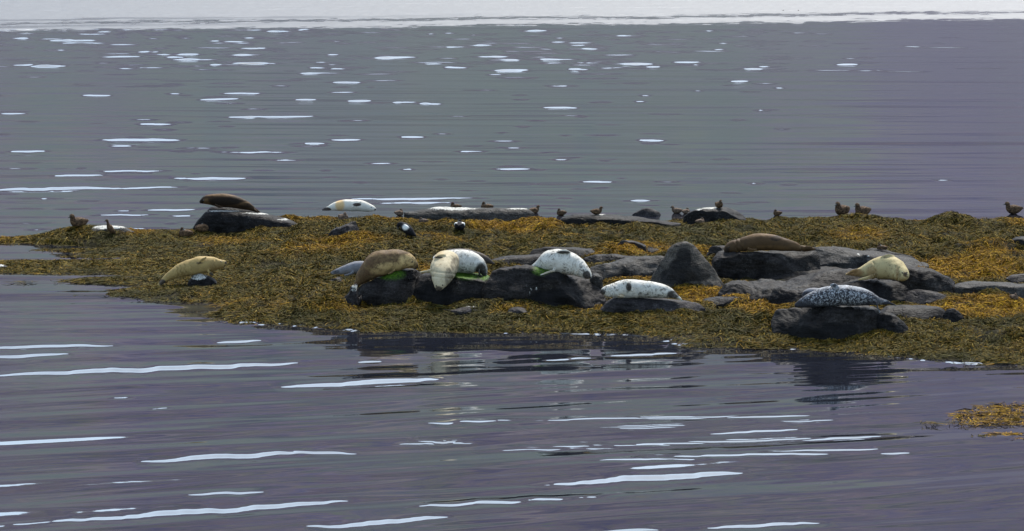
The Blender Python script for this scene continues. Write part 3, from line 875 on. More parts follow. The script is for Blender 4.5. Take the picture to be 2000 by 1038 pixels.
def seal(label, Y0, spine, fur, flippers=(), dark=(), tan=(), fleck=(), skin=(), eyes=(), wide=1.0, creases=(), group="seals hauled out on the rocks"):
    """spine rows: px, py, radius px, [distance offset m], tail first; flippers: list of rows px, py, width px, [offset]"""
    def conv(rows, sc_side):
        out = []
        for r in rows:
            dy = r[3] if len(r) > 3 else 0.0
            w = P(r[0], r[1], Y0 + dy)
            rad = r[2] * mpp(Y0)
            out.append([*w, rad, rad * sc_side])
        return out
    sp = conv(spine, wide)
    L1 = loft(sp, 90, 28, up=(0, -0.12, 1))
    lofts = [L1]
    fl_lines = []
    for fl in flippers:
        rows = conv(fl, 1.0)
        for q in rows:
            q[4] = max(0.40 * q[3], 0.014)
        Lf = loft(rows, 24, 14, up=(0, -0.3, 1))
        lofts.append(Lf)
        fl_lines.append(Lf[2])
    me = fuse("seal", lofts, 0.0115, 6)
    V = mesh_co(me)
    ppx, ppy = proj(V)

    def paint(spots):
        r = np.zeros(len(V))
        for s_ in spots:
            sx, sy, rx, ry = s_[:4]
            amt = s_[4] if len(s_) > 4 else 1.0
            q = ((ppx - sx) / rx) ** 2 + ((ppy - sy) / ry) ** 2
            r = np.maximum(r, amt * np.clip(1.5 - q, 0, 1))
        return r
    dk = paint(dark)
    fattr(me, "dark", dk)
    fattr(me, "tan", paint(tan))
    fattr(me, "fleck", paint(fleck))
    fattr(me, "skin", paint(skin))
    org = np.array([V[:, 0].mean(), Y0, V[:, 2].min()])
    # folds of skin
    N = mesh_no(me)
    V = V + N * (0.010 * fbm(V[:, 0] * 5, V[:, 1] * 5, V[:, 2] * 5, oct=3, seed=int(spine[0][0])))[:, None]
    for (ax, ay, bx, by, wpx, dep) in creases:
        ex, ey = bx - ax, by - ay
        tt = np.clip(((ppx - ax) * ex + (ppy - ay) * ey) / (ex * ex + ey * ey), 0, 1)
        dd = np.hypot(ppx - ax - tt * ex + 1.2 * np.sin(ppy * 0.5 + ax), ppy - ay - tt * ey)
        V = V - N * (dep * np.exp(-(dd / wpx) ** 2))[:, None]
    me.vertices.foreach_set("co", (V - org).astype(np.float32).ravel())
    me.update()
    o = link("seal", me, fur, None, org)
    tag(o, label, "seal", group)
    ep = np.stack([ppx, ppy], 1)
    for (ex, ey, rpx) in eyes:
        d = (ppx - ex) ** 2 + (ppy - ey) ** 2
        cand = np.where(d < (2.0) ** 2)[0]
        if len(cand) == 0:
            cand = np.array([np.argmin(d)])
        k = cand[np.argmin(V[cand, 1])]
        bm = bmesh.new()
        bmesh.ops.create_uvsphere(bm, u_segments=12, v_segments=8, radius=1.35 * rpx * mpp(Y0))
        em = bpy.data.meshes.new("eye")
        bm.to_mesh(em)
        bm.free()
        em.polygons.foreach_set("use_smooth", np.ones(len(em.polygons), bool))
        e = link("eye", em, MAT_EYE, o, tuple(V[k] - org))
    return o


F_DKBROWN = fur_mat("dark_brown_fur", (0.026, 0.016, 0.010), (0.115, 0.066, 0.030), (0.009, 0.007, 0.006), 14, 0.56, 0.66, 0.55, 0.3)
F_WHITE = fur_mat("white_fur", (0.52, 0.50, 0.44), (0.55, 0.36, 0.16), (0.035, 0.032, 0.036), 15, 0.70, 0.74, 0.5, 0.05)
F_TAN = fur_mat("tan_fur", (0.33, 0.235, 0.095), (0.22, 0.14, 0.055), (0.05, 0.042, 0.035), 15, 0.64, 0.70, 0.35, 0.32)
F_GREY = fur_mat("grey_fur", (0.16, 0.16, 0.175), (0.2, 0.19, 0.19), (0.030, 0.030, 0.036), 16, 0.58, 0.66, 0.5, 0.3)
F_BROWNCREAM = fur_mat("brown_and_cream_fur", (0.075, 0.042, 0.024), (0.48, 0.34, 0.155), (0.030, 0.018, 0.012), 17, 0.52, 0.60, 0.7, 0.45)
F_CREAM = fur_mat("cream_fur", (0.42, 0.36, 0.245), (0.40, 0.28, 0.12), (0.05, 0.042, 0.036), 18, 0.60, 0.66, 0.6, 0.34)
F_SPOT = fur_mat("white_spotted_fur", (0.53, 0.51, 0.46), (0.42, 0.35, 0.25), (0.030, 0.028, 0.028), 23, 0.555, 0.605, 0.82, 0.30)
F_BLACK = fur_mat("blackish_fur", (0.045, 0.038, 0.036), (0.09, 0.07, 0.05), (0.012, 0.011, 0.012), 14, 0.6, 0.7, 0.4, 0.3)
F_BROWN = fur_mat("brown_fur", (0.060, 0.037, 0.020), (0.125, 0.074, 0.034), (0.014, 0.012, 0.012), 13, 0.58, 0.68, 0.45, 0.4)
F_YELLOW = fur_mat("yellowish_cream_fur", (0.38, 0.315, 0.165), (0.24, 0.15, 0.07), (0.06, 0.045, 0.03), 22, 0.60, 0.64, 0.6, 0.28)
F_SPECK = fur_mat("grey_speckled_fur", (0.36, 0.37, 0.39), (0.2, 0.2, 0.22), (0.022, 0.022, 0.026), 22, 0.44, 0.52, 0.93, 0.2, invert=0.85)

seal("dark brown seal lying along the sloping black slab with its head raised to the left", ROCK_Y["r1"] + 0.1,
     [(509, 416, 1.2), (499, 411, 3.2), (486, 404, 7.5), (468, 397, 11.5), (445, 392.5, 13.2), (424, 391, 12.2), (410, 390.5, 10), (401, 391, 8.4), (395, 393, 5.6), (391, 395, 3.2), (389.5, 396, 2)], F_DKBROWN,
     flippers=[[(420, 400, 3.5, -0.2), (428, 404, 3.5, -0.25), (436, 405, 1.5, -0.25)], [(494, 408, 3), (502, 415, 2.5, -0.1), (506, 419, 1)]],
     dark=[(440, 394, 36, 8, 0.8), (393, 394, 5, 5), (480, 402, 14, 6, 0.6)], tan=[(403, 396, 8, 9, 0.8), (430, 380, 40, 4, 0.9), (485, 398, 20, 4, 0.7)], skin=[(390, 395.5, 2, 2)], eyes=[(396.5, 391, 1.1)])  # tan strips along the top of the back paint the golden rim light
seal("white seal with a tan rump lying asleep on the back crest", hitY(690, 418) + 0.05,
     [(629, 412, 1.3), (640, 408.5, 4), (652, 404.5, 7.5), (670, 401.5, 10.8), (690, 401.5, 11.5), (705, 402.5, 11), (716, 405, 9.6), (724, 407, 8), (730, 408.5, 5.5), (734, 410, 2.5)], F_WHITE,
     flippers=[[(706, 395, 3, -0.24), (697, 400, 3.4, -0.27), (688, 405, 1.6, -0.25)], [(645, 405, 3), (634, 408, 2.5), (626, 412, 1)]],
     dark=[(697, 400, 8, 3.6, 0.9), (637, 409, 10, 4, 1)], tan=[(664, 401, 9, 12, 0.9)], skin=[(733, 410, 2, 2)], eyes=[(727, 404, 0.8)])
Ys3 = ROCK_Y["r7"] + 0.1
seal("tan seal balanced on a small rock at the left, head and tail held up", Ys3,
     [(306, 560, 1.2), (317, 550, 4), (329, 541, 8), (345, 532, 12.3), (362, 525.5, 14.8), (380, 520.5, 16.3), (398, 517, 16.6), (413, 516.5, 14.8), (424, 516.3, 11.5), (433, 515.5, 8.3), (439, 514.3, 5.2), (442, 514, 2.6)], F_TAN,
     flippers=[[(404, 503, 3, -0.13), (395, 508, 3.6, -0.17), (386, 515, 1.5, -0.16)], [(406, 529, 3.5, -0.12), (412, 535, 4, -0.14), (417, 539, 2, -0.14)], [(324, 546, 3, -0.05), (314, 555, 3, -0.05), (308, 561, 1, -0.05)]],
     dark=[(414, 536, 6, 5, 1), (318, 553, 8, 7, 0.75), (390, 514, 8, 2.2, 0.6)], tan=[(420, 520, 14, 12, 0.5)], skin=[(441, 513.5, 2.4, 2.6), (439.5, 519, 2, 1.0)], eyes=[(432.5, 510, 1.0)], creases=[(345, 523, 348, 541, 1.3, 0.02), (352, 520, 355, 538, 1.3, 0.02), (360, 518, 363, 535, 1.3, 0.018), (371, 514, 374, 530, 1.3, 0.012), (421, 506, 419, 527, 1.6, 0.012)])
seal("grey seal half hidden behind the big brown and cream seal", ROCK_Y["ra"] + 0.55,
     [(740, 538, 8), (726, 528, 13), (711, 523.5, 14), (697, 523, 13), (683, 525, 10.8), (669, 528.5, 8.4), (657, 531.5, 6.2), (649, 533.5, 4), (645, 534.5, 2)], F_GREY,
     flippers=[[(690, 533, 3, -0.1), (680, 537, 3, -0.15), (672, 538, 1.5, -0.15)]], dark=[(655, 531, 9, 5, 0.6)], skin=[(645.5, 534, 1.8, 2)], eyes=[(654, 528.5, 1.0)])
seal("big seal with brown back and cream front curled over the left block", ROCK_Y["ra"] - 0.05,
     [(688, 562, 2), (698, 553, 7), (708, 541, 14), (722, 528, 20), (741, 516, 26), (761, 510.5, 23.5), (780, 508.5, 21), (795, 510.5, 16.5), (805, 515, 11), (811, 521, 6), (813, 525, 3)], F_BROWNCREAM,
     flippers=[[(704, 552, 4), (694, 562, 4), (686, 570, 1.5)], [(772, 527, 4, -0.2), (764, 533, 3.5, -0.24), (757, 536, 1.5, -0.24)]],
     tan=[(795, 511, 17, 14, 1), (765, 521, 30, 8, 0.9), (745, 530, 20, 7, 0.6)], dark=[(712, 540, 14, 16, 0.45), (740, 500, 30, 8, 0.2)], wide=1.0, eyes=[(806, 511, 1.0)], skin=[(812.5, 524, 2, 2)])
Yb = ROCK_Y["rb"]
seal("blackish seal mostly hidden behind the white seal on the middle block", Yb + 0.75,
     [(842, 518, 4), (856, 512, 9), (874, 502, 14), (896, 500.5, 15), (918, 501.5, 14.5), (940, 505, 10), (954, 510, 6), (966, 516, 2)], F_BLACK, tan=[(945, 499, 14, 4, 0.8)])
seal("white spotted seal with grey hindquarters right beside the cream seal hanging down", Yb + 0.2,
     [(850, 518, 16), (866, 513, 21), (884, 511.5, 22.5), (905, 511.5, 23), (923, 514, 21.5), (937, 520, 15), (944, 529, 9.5), (946, 537, 5), (946, 542, 2)], F_SPOT,
     flippers=[[(936, 527, 4, -0.15), (936, 536, 4, -0.2), (944, 543, 1.6, -0.2)], [(946, 528, 4), (950, 537, 4, -0.05), (948, 543, 1.5, -0.05)]], dark=[(940, 530, 13, 17, 0.75), (950, 512, 6, 12, 0.5)])
seal("cream seal hanging its head down over the front face of the middle block", Yb - 0.15,
     [(888, 512, 10, 0.35), (880, 511, 19, 0.2), (872, 515, 26, 0.02), (867, 525, 26.5, -0.2), (864, 538, 22, -0.42), (861, 549, 16.5, -0.55), (858.5, 558, 11.5, -0.62), (857, 565, 7, -0.65), (856.5, 569, 3.5, -0.66)], F_CREAM,
     flippers=[[(846, 529, 4, -0.3), (834, 530.5, 3.4, -0.34), (819, 532, 1.6, -0.36)], [(871, 499, 3, -0.25), (859, 500, 4, -0.27), (848, 506, 2, -0.27)]],
     dark=[(857, 566, 9, 7, 0.7), (890, 520, 12, 22, 0.5), (877, 542, 9, 22, 0.5), (856, 503, 9, 2.0, 0.9)], tan=[(856, 498, 12, 9, 0.5)], skin=[(856.5, 568.5, 2.6, 2.2)], eyes=[(850.5, 560, 1.1), (866, 558, 1.1)], creases=[(843, 540, 884, 545, 1.8, 0.014), (842, 530, 890, 536, 1.8, 0.012)])  # dark along the right flank is shading put into the coat colour
seal("white spotted seal sprawled on the largest front block, dark face at right", ROCK_Y["rc"] - 0.1,
     [(1039, 521, 1.6, 0.2), (1049, 517, 7, 0.15), (1061, 513, 15, 0.1), (1077, 510, 21.5), (1094, 511, 23.5), (1111, 515, 22.5), (1126, 521.5, 19, -0.03), (1137, 528.5, 15, -0.06), (1145, 534.5, 11, -0.1), (1150, 539, 7.5, -0.14), (1153, 542.5, 3.5, -0.17)], F_SPOT,
     flippers=[[(1084, 528, 5, -0.16), (1070, 533, 4, -0.24), (1055, 538, 1.8, -0.26)], [(1114, 494, 3, -0.1), (1102, 491.5, 4.4, -0.16), (1086, 495, 2, -0.14)], [(1050, 516, 4, 0.1), (1043, 520, 3, 0.1), (1038, 522, 1.2, 0.1)]],
     dark=[(1146, 537, 8, 8, 0.85), (1100, 493, 14, 2.6, 0.8)], tan=[(1068, 532, 18, 5, 0.8)], skin=[(1152, 542, 2.5, 2.5)], eyes=[(1141, 529, 1.0), (1148, 538.5, 1.0)], creases=[(1137, 514, 1128, 538, 1.6, 0.018), (1130, 508, 1120, 536, 1.6, 0.012)])
seal("pale dark flecked seal lying on its side on the low smooth slab", ROCK_Y["rs9"] - 0.05,
     [(1331, 585, 1.3), (1321, 579, 5), (1308, 573, 10), (1290, 568.5, 14.5), (1268, 566, 16.8), (1245, 565, 18), (1222, 565, 18), (1206, 566.5, 16), (1193, 568, 13.8), (1183, 569, 11), (1176, 570, 7.2), (1172, 570.5, 3.6)], F_SPOT,
     flippers=[[(1221, 551, 4, -0.2), (1227, 559, 5, -0.25), (1235, 570, 2.2, -0.23)], [(1206, 577, 3.4, -0.18), (1213, 579, 4, -0.24), (1221, 581, 1.8, -0.24)], [(1312, 574, 4), (1324, 581, 3.5, -0.05), (1333, 588, 1.2, -0.05)]],
     dark=[(1177, 571, 6, 7, 0.7), (1195, 572, 14, 12, 0.28), (1228, 561, 6, 9, 0.75), (1315, 576, 14, 9, 0.75), (1270, 576, 50, 7, 0.3)], tan=[(1213, 579, 8, 4, 1)], skin=[(1173, 570, 2.2, 2.4)], eyes=[(1181, 564, 1.0)], creases=[(1190, 557, 1194, 581, 1.5, 0.016), (1198, 554, 1201, 582, 1.5, 0.016), (1206, 553, 1208, 575, 1.5, 0.012)])
seal("long plain brown seal stretched on the pitted block with its head drooping left", ROCK_Y["rk10"] - 0.1,
     [(1593, 487, 1.4), (1581, 486.5, 4.2), (1566, 485.5, 6.2), (1549, 481.5, 9.8), (1528, 477.5, 13.3), (1505, 474, 16.2), (1482, 473, 17), (1463, 475, 15.4), (1446, 478.5, 13.5), (1434, 481.5, 12.6), (1425, 485, 11), (1420, 489.5, 7.5), (1417.5, 494, 3.6)], F_BROWN,
     flippers=[[(1460, 486, 3.4, -0.15), (1469, 488.5, 3.2, -0.2), (1479, 487.5, 1.5, -0.2)], [(1572, 485, 4, -0.05), (1583, 485, 4, -0.1), (1591, 489, 1.4, -0.1)]],
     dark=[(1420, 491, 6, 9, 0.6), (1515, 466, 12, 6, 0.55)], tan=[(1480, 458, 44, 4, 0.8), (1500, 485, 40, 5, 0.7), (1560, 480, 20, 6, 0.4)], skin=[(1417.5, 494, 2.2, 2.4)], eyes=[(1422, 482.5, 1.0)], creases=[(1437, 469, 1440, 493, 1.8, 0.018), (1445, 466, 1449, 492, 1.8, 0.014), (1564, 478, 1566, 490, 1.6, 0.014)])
seal("plump yellowish cream seal facing the viewer with its face at the right", ROCK_Y["rseal11"] - 0.1,
     [(1651, 536.5, 1.4, 0.2), (1664, 534.5, 4.5, 0.2), (1681, 532, 10, 0.15), (1696, 529, 15.8, 0.1), (1713, 525, 21.2, 0.02), (1731, 522.5, 24, -0.06), (1746, 526, 22, -0.16), (1756, 531.5, 18, -0.28), (1763, 536, 14, -0.38), (1767, 538.5, 9, -0.46), (1769, 539.5, 4.5, -0.5)], F_YELLOW,
     flippers=[[(1708, 539, 5, -0.15), (1694, 543.5, 4.4, -0.2), (1676, 547, 1.8, -0.2)], [(1746, 502, 3, -0.1), (1734, 500, 4, -0.14), (1720, 503.5, 2, -0.12)], [(1680, 527, 4, 0.1), (1666, 530, 4, 0.1), (1653, 537, 1.6, 0.1)]],
     dark=[(1768, 536, 5, 5, 0.7), (1735, 503, 12, 1.6, 0.5), (1757, 538, 3.5, 5, 0.5)], tan=[(1668, 533, 18, 9, 1), (1703, 532, 10, 12, 0.55), (1752, 533, 3, 14, 0.45)], skin=[(1769, 534, 2.3, 2), (1771, 541, 3, 1)], eyes=[(1761.5, 532, 1.1), (1772.5, 530.5, 1.0)], creases=[(1755, 523, 1752, 546, 1.5, 0.022), (1748, 520, 1745, 546, 1.6, 0.014), (1706, 512, 1710, 545, 2, 0.02), (1764, 541, 1772, 544, 1, 0.012)])
Yk = ROCK_Y["r12"]
seal("dark grey seal of which only the head shows behind the speckled grey seal", Yk + 0.55,
     [(1660, 586, 11), (1640, 583, 13), (1620, 579, 13), (1604, 575, 11.5), (1591, 573, 10.2), (1580, 573.5, 9.6), (1572, 576.5, 7), (1567, 580, 4)], F_GREY, dark=[(1577, 575, 14, 6, 0.75)], skin=[(1567, 580, 2, 2)], eyes=[(1573, 572, 1.0)])
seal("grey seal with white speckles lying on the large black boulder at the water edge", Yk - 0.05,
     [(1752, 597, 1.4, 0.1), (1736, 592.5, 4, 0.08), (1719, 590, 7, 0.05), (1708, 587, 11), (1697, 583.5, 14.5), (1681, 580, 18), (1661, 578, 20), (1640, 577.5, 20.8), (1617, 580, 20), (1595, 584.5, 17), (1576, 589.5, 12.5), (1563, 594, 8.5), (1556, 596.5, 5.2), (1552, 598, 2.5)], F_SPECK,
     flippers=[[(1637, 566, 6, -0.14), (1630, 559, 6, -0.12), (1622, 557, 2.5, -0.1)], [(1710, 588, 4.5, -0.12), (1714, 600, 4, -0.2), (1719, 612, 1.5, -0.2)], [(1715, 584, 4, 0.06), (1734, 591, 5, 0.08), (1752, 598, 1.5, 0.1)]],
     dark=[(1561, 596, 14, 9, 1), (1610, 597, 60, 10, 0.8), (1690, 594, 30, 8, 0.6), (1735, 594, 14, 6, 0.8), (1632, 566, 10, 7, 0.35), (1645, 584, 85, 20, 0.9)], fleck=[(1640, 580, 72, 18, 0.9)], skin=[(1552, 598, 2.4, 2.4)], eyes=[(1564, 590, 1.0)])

# ---------------------------------------------------------------- ducks
def duck_mat(name, base, light, dark):
    m = M(name)
    oc = m.coord("Object", (1, 1, 2.0))
    f1 = m.noise(oc, 30, 4, 0.6, 0.8)
    f2 = m.noise(oc, 9, 3, 0.5)
    col = m.mix(m.ramp(f1, [(0.42, (0, 0, 0)), (0.58, (1, 1, 1))]), base, light)
    col = m.mix(m.ramp(f2, [(0.4, (0.6, 0.6, 0.6)), (0.6, (0, 0, 0))]), col, dark)
    col = m.mix(m.attr("dark"), col, dark)
    col = m.mix(m.attr("white"), col, (0.62, 0.62, 0.6))
    col = m.mix(m.attr("bill"), col, (0.10, 0.10, 0.095))
    return m.set(**{"Base Color": col, "Roughness": 0.7, "Specular IOR Level": 0.04, "Normal": m.bump(f1, 0.5, 0.01)})


D_BROWN = duck_mat("brown_plumage", (0.046, 0.028, 0.017), (0.15, 0.092, 0.052), (0.011, 0.008, 0.007))
D_PALE = duck_mat("pale_brown_plumage", (0.075, 0.050, 0.036), (0.19, 0.13, 0.092), (0.025, 0.019, 0.015))
D_BLACK = duck_mat("black_plumage", (0.010, 0.010, 0.012), (0.022, 0.022, 0.025), (0.005, 0.005, 0.006))


def duck_mesh(pose):
    if pose == 'sit':
        ls = [loft([(-0.29, 0, 0.15, 0.012, 0.03), (-0.24, 0, 0.145, 0.035, 0.06), (-0.14, 0, 0.13, 0.085, 0.105), (0.0, 0, 0.125, 0.115, 0.135), (0.11, 0, 0.135, 0.105, 0.12), (0.165, 0, 0.17, 0.085, 0.088), (0.182, 0, 0.215, 0.068, 0.066), (0.195, 0, 0.255, 0.060, 0.056), (0.235, 0, 0.266, 0.048, 0.044), (0.275, 0, 0.256, 0.022, 0.023), (0.325, 0, 0.24, 0.010, 0.016)], 70, 20)]
        head, bill = (0.205, 0, 0.26), (0.31, 0, 0.245)
    elif pose == 'sleep':
        ls = [loft([(-0.28, 0, 0.14, 0.012, 0.03), (-0.22, 0, 0.135, 0.04, 0.06), (-0.12, 0, 0.125, 0.09, 0.11), (0.0, 0, 0.12, 0.115, 0.14), (0.11, 0, 0.125, 0.105, 0.125), (0.19, 0, 0.13, 0.06, 0.07), (0.21, 0, 0.13, 0.02, 0.02)], 60, 20),
              loft([(0.13, 0, 0.18, 0.05, 0.05), (0.125, 0.01, 0.225, 0.05, 0.046), (0.10, 0.02, 0.25, 0.046, 0.042), (0.055, 0.035, 0.245, 0.032, 0.03), (0.0, 0.05, 0.22, 0.014, 0.016)], 24, 14)]
        head, bill = (0.1, 0.02, 0.25), (0.01, 0.045, 0.225)
    elif pose == 'stand':
        ls = [loft([(-0.20, 0, 0.06, 0.012, 0.03), (-0.16, 0, 0.09, 0.035, 0.055), (-0.10, 0, 0.15, 0.075, 0.09), (-0.02, 0, 0.22, 0.10, 0.115), (0.04, 0, 0.29, 0.088, 0.10), (0.07, 0, 0.355, 0.055, 0.06), (0.085, 0, 0.41, 0.042, 0.042), (0.105, 0, 0.455, 0.045, 0.041), (0.14, 0, 0.462, 0.036, 0.033), (0.175, 0, 0.452, 0.018, 0.02), (0.215, 0, 0.44, 0.009, 0.015)], 70, 20, up=(-0.5, 0, 1))]
        for sgn in (-1, 1):
            ls.append(loft([(-0.03, 0.05 * sgn, 0.14, 0.02, 0.02), (-0.025, 0.05 * sgn, 0.06, 0.012, 0.012), (-0.02, 0.05 * sgn, 0.0, 0.012, 0.012)], 12, 8, up=(1, 0, 0)))
            ls.append(loft([(-0.03, 0.05 * sgn, 0.01, 0.012, 0.016), (0.02, 0.055 * sgn, 0.008, 0.011, 0.028), (0.06, 0.06 * sgn, 0.006, 0.01, 0.034)], 10, 8))
        head, bill = (0.11, 0, 0.455), (0.2, 0, 0.443)
    else:            # 'preen': head bent down in front of the breast
        ls = [loft([(-0.26, 0, 0.07, 0.012, 0.03), (-0.21, 0, 0.09, 0.035, 0.055), (-0.12, 0, 0.145, 0.08, 0.095), (-0.02, 0, 0.20, 0.10, 0.115), (0.07, 0, 0.25, 0.085, 0.095), (0.125, 0, 0.285, 0.055, 0.056), (0.165, 0, 0.285, 0.044, 0.042), (0.19, 0, 0.262, 0.043, 0.04), (0.205, 0, 0.225, 0.032, 0.03), (0.212, 0, 0.185, 0.014, 0.016)], 70, 20, up=(-0.3, 0, 1))]
        for sgn in (-1, 1):
            ls.append(loft([(-0.03, 0.05 * sgn, 0.14, 0.02, 0.02), (-0.025, 0.05 * sgn, 0.06, 0.012, 0.012), (-0.02, 0.05 * sgn, 0.0, 0.012, 0.012)], 12, 8, up=(1, 0, 0)))
        head, bill = (0.19, 0, 0.265), (0.21, 0, 0.195)
    # folded wings as low shells on the sides
    for sgn in (-1, 1):
        if pose in ('sit', 'sleep'):
            ls.append(loft([(0.10, 0.085 * sgn, 0.165, 0.02, 0.02), (0.0, 0.105 * sgn, 0.165, 0.055, 0.034), (-0.14, 0.075 * sgn, 0.165, 0.04, 0.028), (-0.27, 0.02 * sgn, 0.172, 0.010, 0.010)], 24, 12))
        else:
            ls.append(loft([(0.05, 0.07 * sgn, 0.29, 0.02, 0.02), (-0.03, 0.088 * sgn, 0.225, 0.055, 0.032), (-0.12, 0.065 * sgn, 0.145, 0.04, 0.026), (-0.21, 0.02 * sgn, 0.075, 0.010, 0.010)], 24, 12, up=(-0.5, 0, 1)))
    me = fuse("duck", ls, 0.0085, 3)
    V = mesh_co(me)
    dh = np.linalg.norm(V - np.array(head), axis=1)
    db = np.linalg.norm(V - np.array(bill), axis=1)
    fattr(me, "bill", np.clip(1.6 - db / 0.035, 0, 1))
    fattr(me, "dark", np.clip(1.4 - dh / 0.06, 0, 1) * 0.45)
    wq_ = np.array([-0.02, 0, 0.2 if pose in ('sit', 'sleep') else 0.24])
    side = np.abs(V[:, 1])
    wp = np.exp(-((V[:, 0] - wq_[0]) / 0.085) ** 2) * np.exp(-((V[:, 2] - wq_[2]) / 0.06) ** 2) * (side > 0.06)
    fattr(me, "white", np.zeros(len(V)))
    return me, np.clip(wp * 2.2 - 0.5, 0, 1)


DUCKS = {}
for pose in ('sit', 'sleep', 'stand', 'preen'):
    me, wp = duck_mesh(pose)
    DUCKS[pose] = {}
    for nm, mt in (('brown', D_BROWN), ('pale', D_PALE), ('black', D_BLACK)):
        c = me.copy()
        c.name = "duck"
        if nm == 'black':
            c.attributes["white"].data.foreach_set("value", wp.astype(np.float32))
        c.materials.append(mt)
        DUCKS[pose][nm] = c


def duck(label, px, py, pose, kind, heading, hpx, Y=None, group="ducks resting on the skerry", z=None):
    """px, py: where it sits; heading in degrees, 0 = facing right, 90 = away; hpx: height in pixels"""
    if Y is None:
        Y = hitY(px, py)
    w = P(px, py, Y)
    H = {'sit': 0.315, 'sleep': 0.295, 'stand': 0.50, 'preen': 0.33}[pose]
    s = 0.92 * hpx * mpp(Y) / H
    o = link("duck", DUCKS[pose][kind], None, None, (w[0], w[1], w[2] - 0.015 if z is None else z))
    o.rotation_euler = (0, 0, R(heading))
    o.scale = (s * 0.84, s, s * 1.04)
    tag(o, label, "duck", group)
    return o


duck("brown duck perched upright on top of the left seaweed mound", 154, 445, 'sit', 'brown', 220, 31)
duck("dark duck standing upright on the left mound beside the whitened stone", 215, 460, 'stand', 'brown', 200, 35)
duck("brown duck curled up asleep at the foot of the black slab", 362, 464, 'sleep', 'brown', 160, 23)
duck("pale headed brown duck tucked against the left end of the black slab", 396, 454, 'sleep', 'brown', 40, 24)
duck("pale brown duck sitting above the small purplish rock", 670, 433, 'sleep', 'pale', -60, 22)
duck("black duck with a white wing bending its head down to the left", 793, 465, 'preen', 'black', 165, 34)
duck("black duck with white wings seen from behind in the seaweed", 898, 450, 'sleep', 'black', 85, 24)
duck("brown duck lying low left of the pale whitened rock", 780, 421, 'sleep', 'pale', 20, 15)
duck("flat lying brown duck in front of the left end of the long low black rock", 826, 437, 'sleep', 'pale', 170, 15)
Yr3 = ROCK_Y["r3"]
duck("left of the two brown ducks on the long low black rock", 889, 410.5, 'sleep', 'brown', 175, 18, Yr3)
duck("right of the two brown ducks on the long low black rock", 950, 411.5, 'sleep', 'brown', 165, 20, Yr3)
duck("brown duck crouched right of the long low black rock", 990, 419, 'sleep', 'brown', 10, 15)
duck("dark headed duck sitting upright at the right end of the pale whitened rock", 1043, 417, 'sit', 'brown', 30, 18)
duck("pale brown duck lying in front of the dark headed duck", 1030, 427, 'sleep', 'pale', 190, 13)
duck("brown duck at the left tip of the long dark slab", 1096, 421, 'sleep', 'brown', 160, 16)
duck("brown duck sitting on top of the long dark slab", 1165, 419, 'sit', 'brown', 8, 18, ROCK_Y["r4"])
duck("left duck of the close pair near the flat topped dark rock", 1322, 417, 'sit', 'pale', 170, 17)
duck("right duck of the close pair near the flat topped dark rock", 1340, 418, 'sleep', 'pale', 30, 14)
duck("brown duck on the white streaked crown of the flat topped dark rock", 1404, 406, 'sit', 'brown', -70, 19, ROCK_Y["r5"])
duck("reddish brown duck with a dark head sunk in the seaweed", 1518, 421, 'sleep', 'brown', 175, 14)
duck("left of the two brown ducks standing on the right part of the crest", 1645, 421, 'sit', 'brown', 228, 31)
duck("right of the two brown ducks standing on the right part of the crest", 1685, 422, 'sit', 'brown', 215, 29)
duck("brown duck sitting on the far right of the crest and facing left", 1980, 418, 'sit', 'brown', 190, 27)
duck("dark duck with pale edges peering over the upper ledge behind the cream seal", 1722, 490, 'sleep', 'brown', 150, 17, ROCK_Y["rflat2"] + 0.1)
duck("small brown duck beside the long grey slab at the right edge", 1980, 586, 'sleep', 'pale', -60, 17)
duck("pale duck lying below the flat topped dark rock", 1368, 438, 'sleep', 'pale', 15, 15)
for (x, y, hd, lb) in [(90, 90.5, 170, "leftmost of the tiny dark birds swimming far out at the left"), (115, 90.5, 165, "second from left of the tiny dark birds swimming far out"), (128, 90.5, 20, "smallest of the tiny dark birds swimming far out"), (147, 90.5, 172, "rightmost of the tiny dark birds swimming far out at the left"),
                       (1533, 21, 170, "left of two specks of birds on the bright ruffled water"), (1556, 21, 10, "right of two specks of birds on the bright ruffled water")]:
    w = G(x, y)
    duck(lb, x, y, 'sit', 'brown', hd, 6.5 if x != 128 else 4, Y=w[1], group="birds swimming far out", z=-0.12)

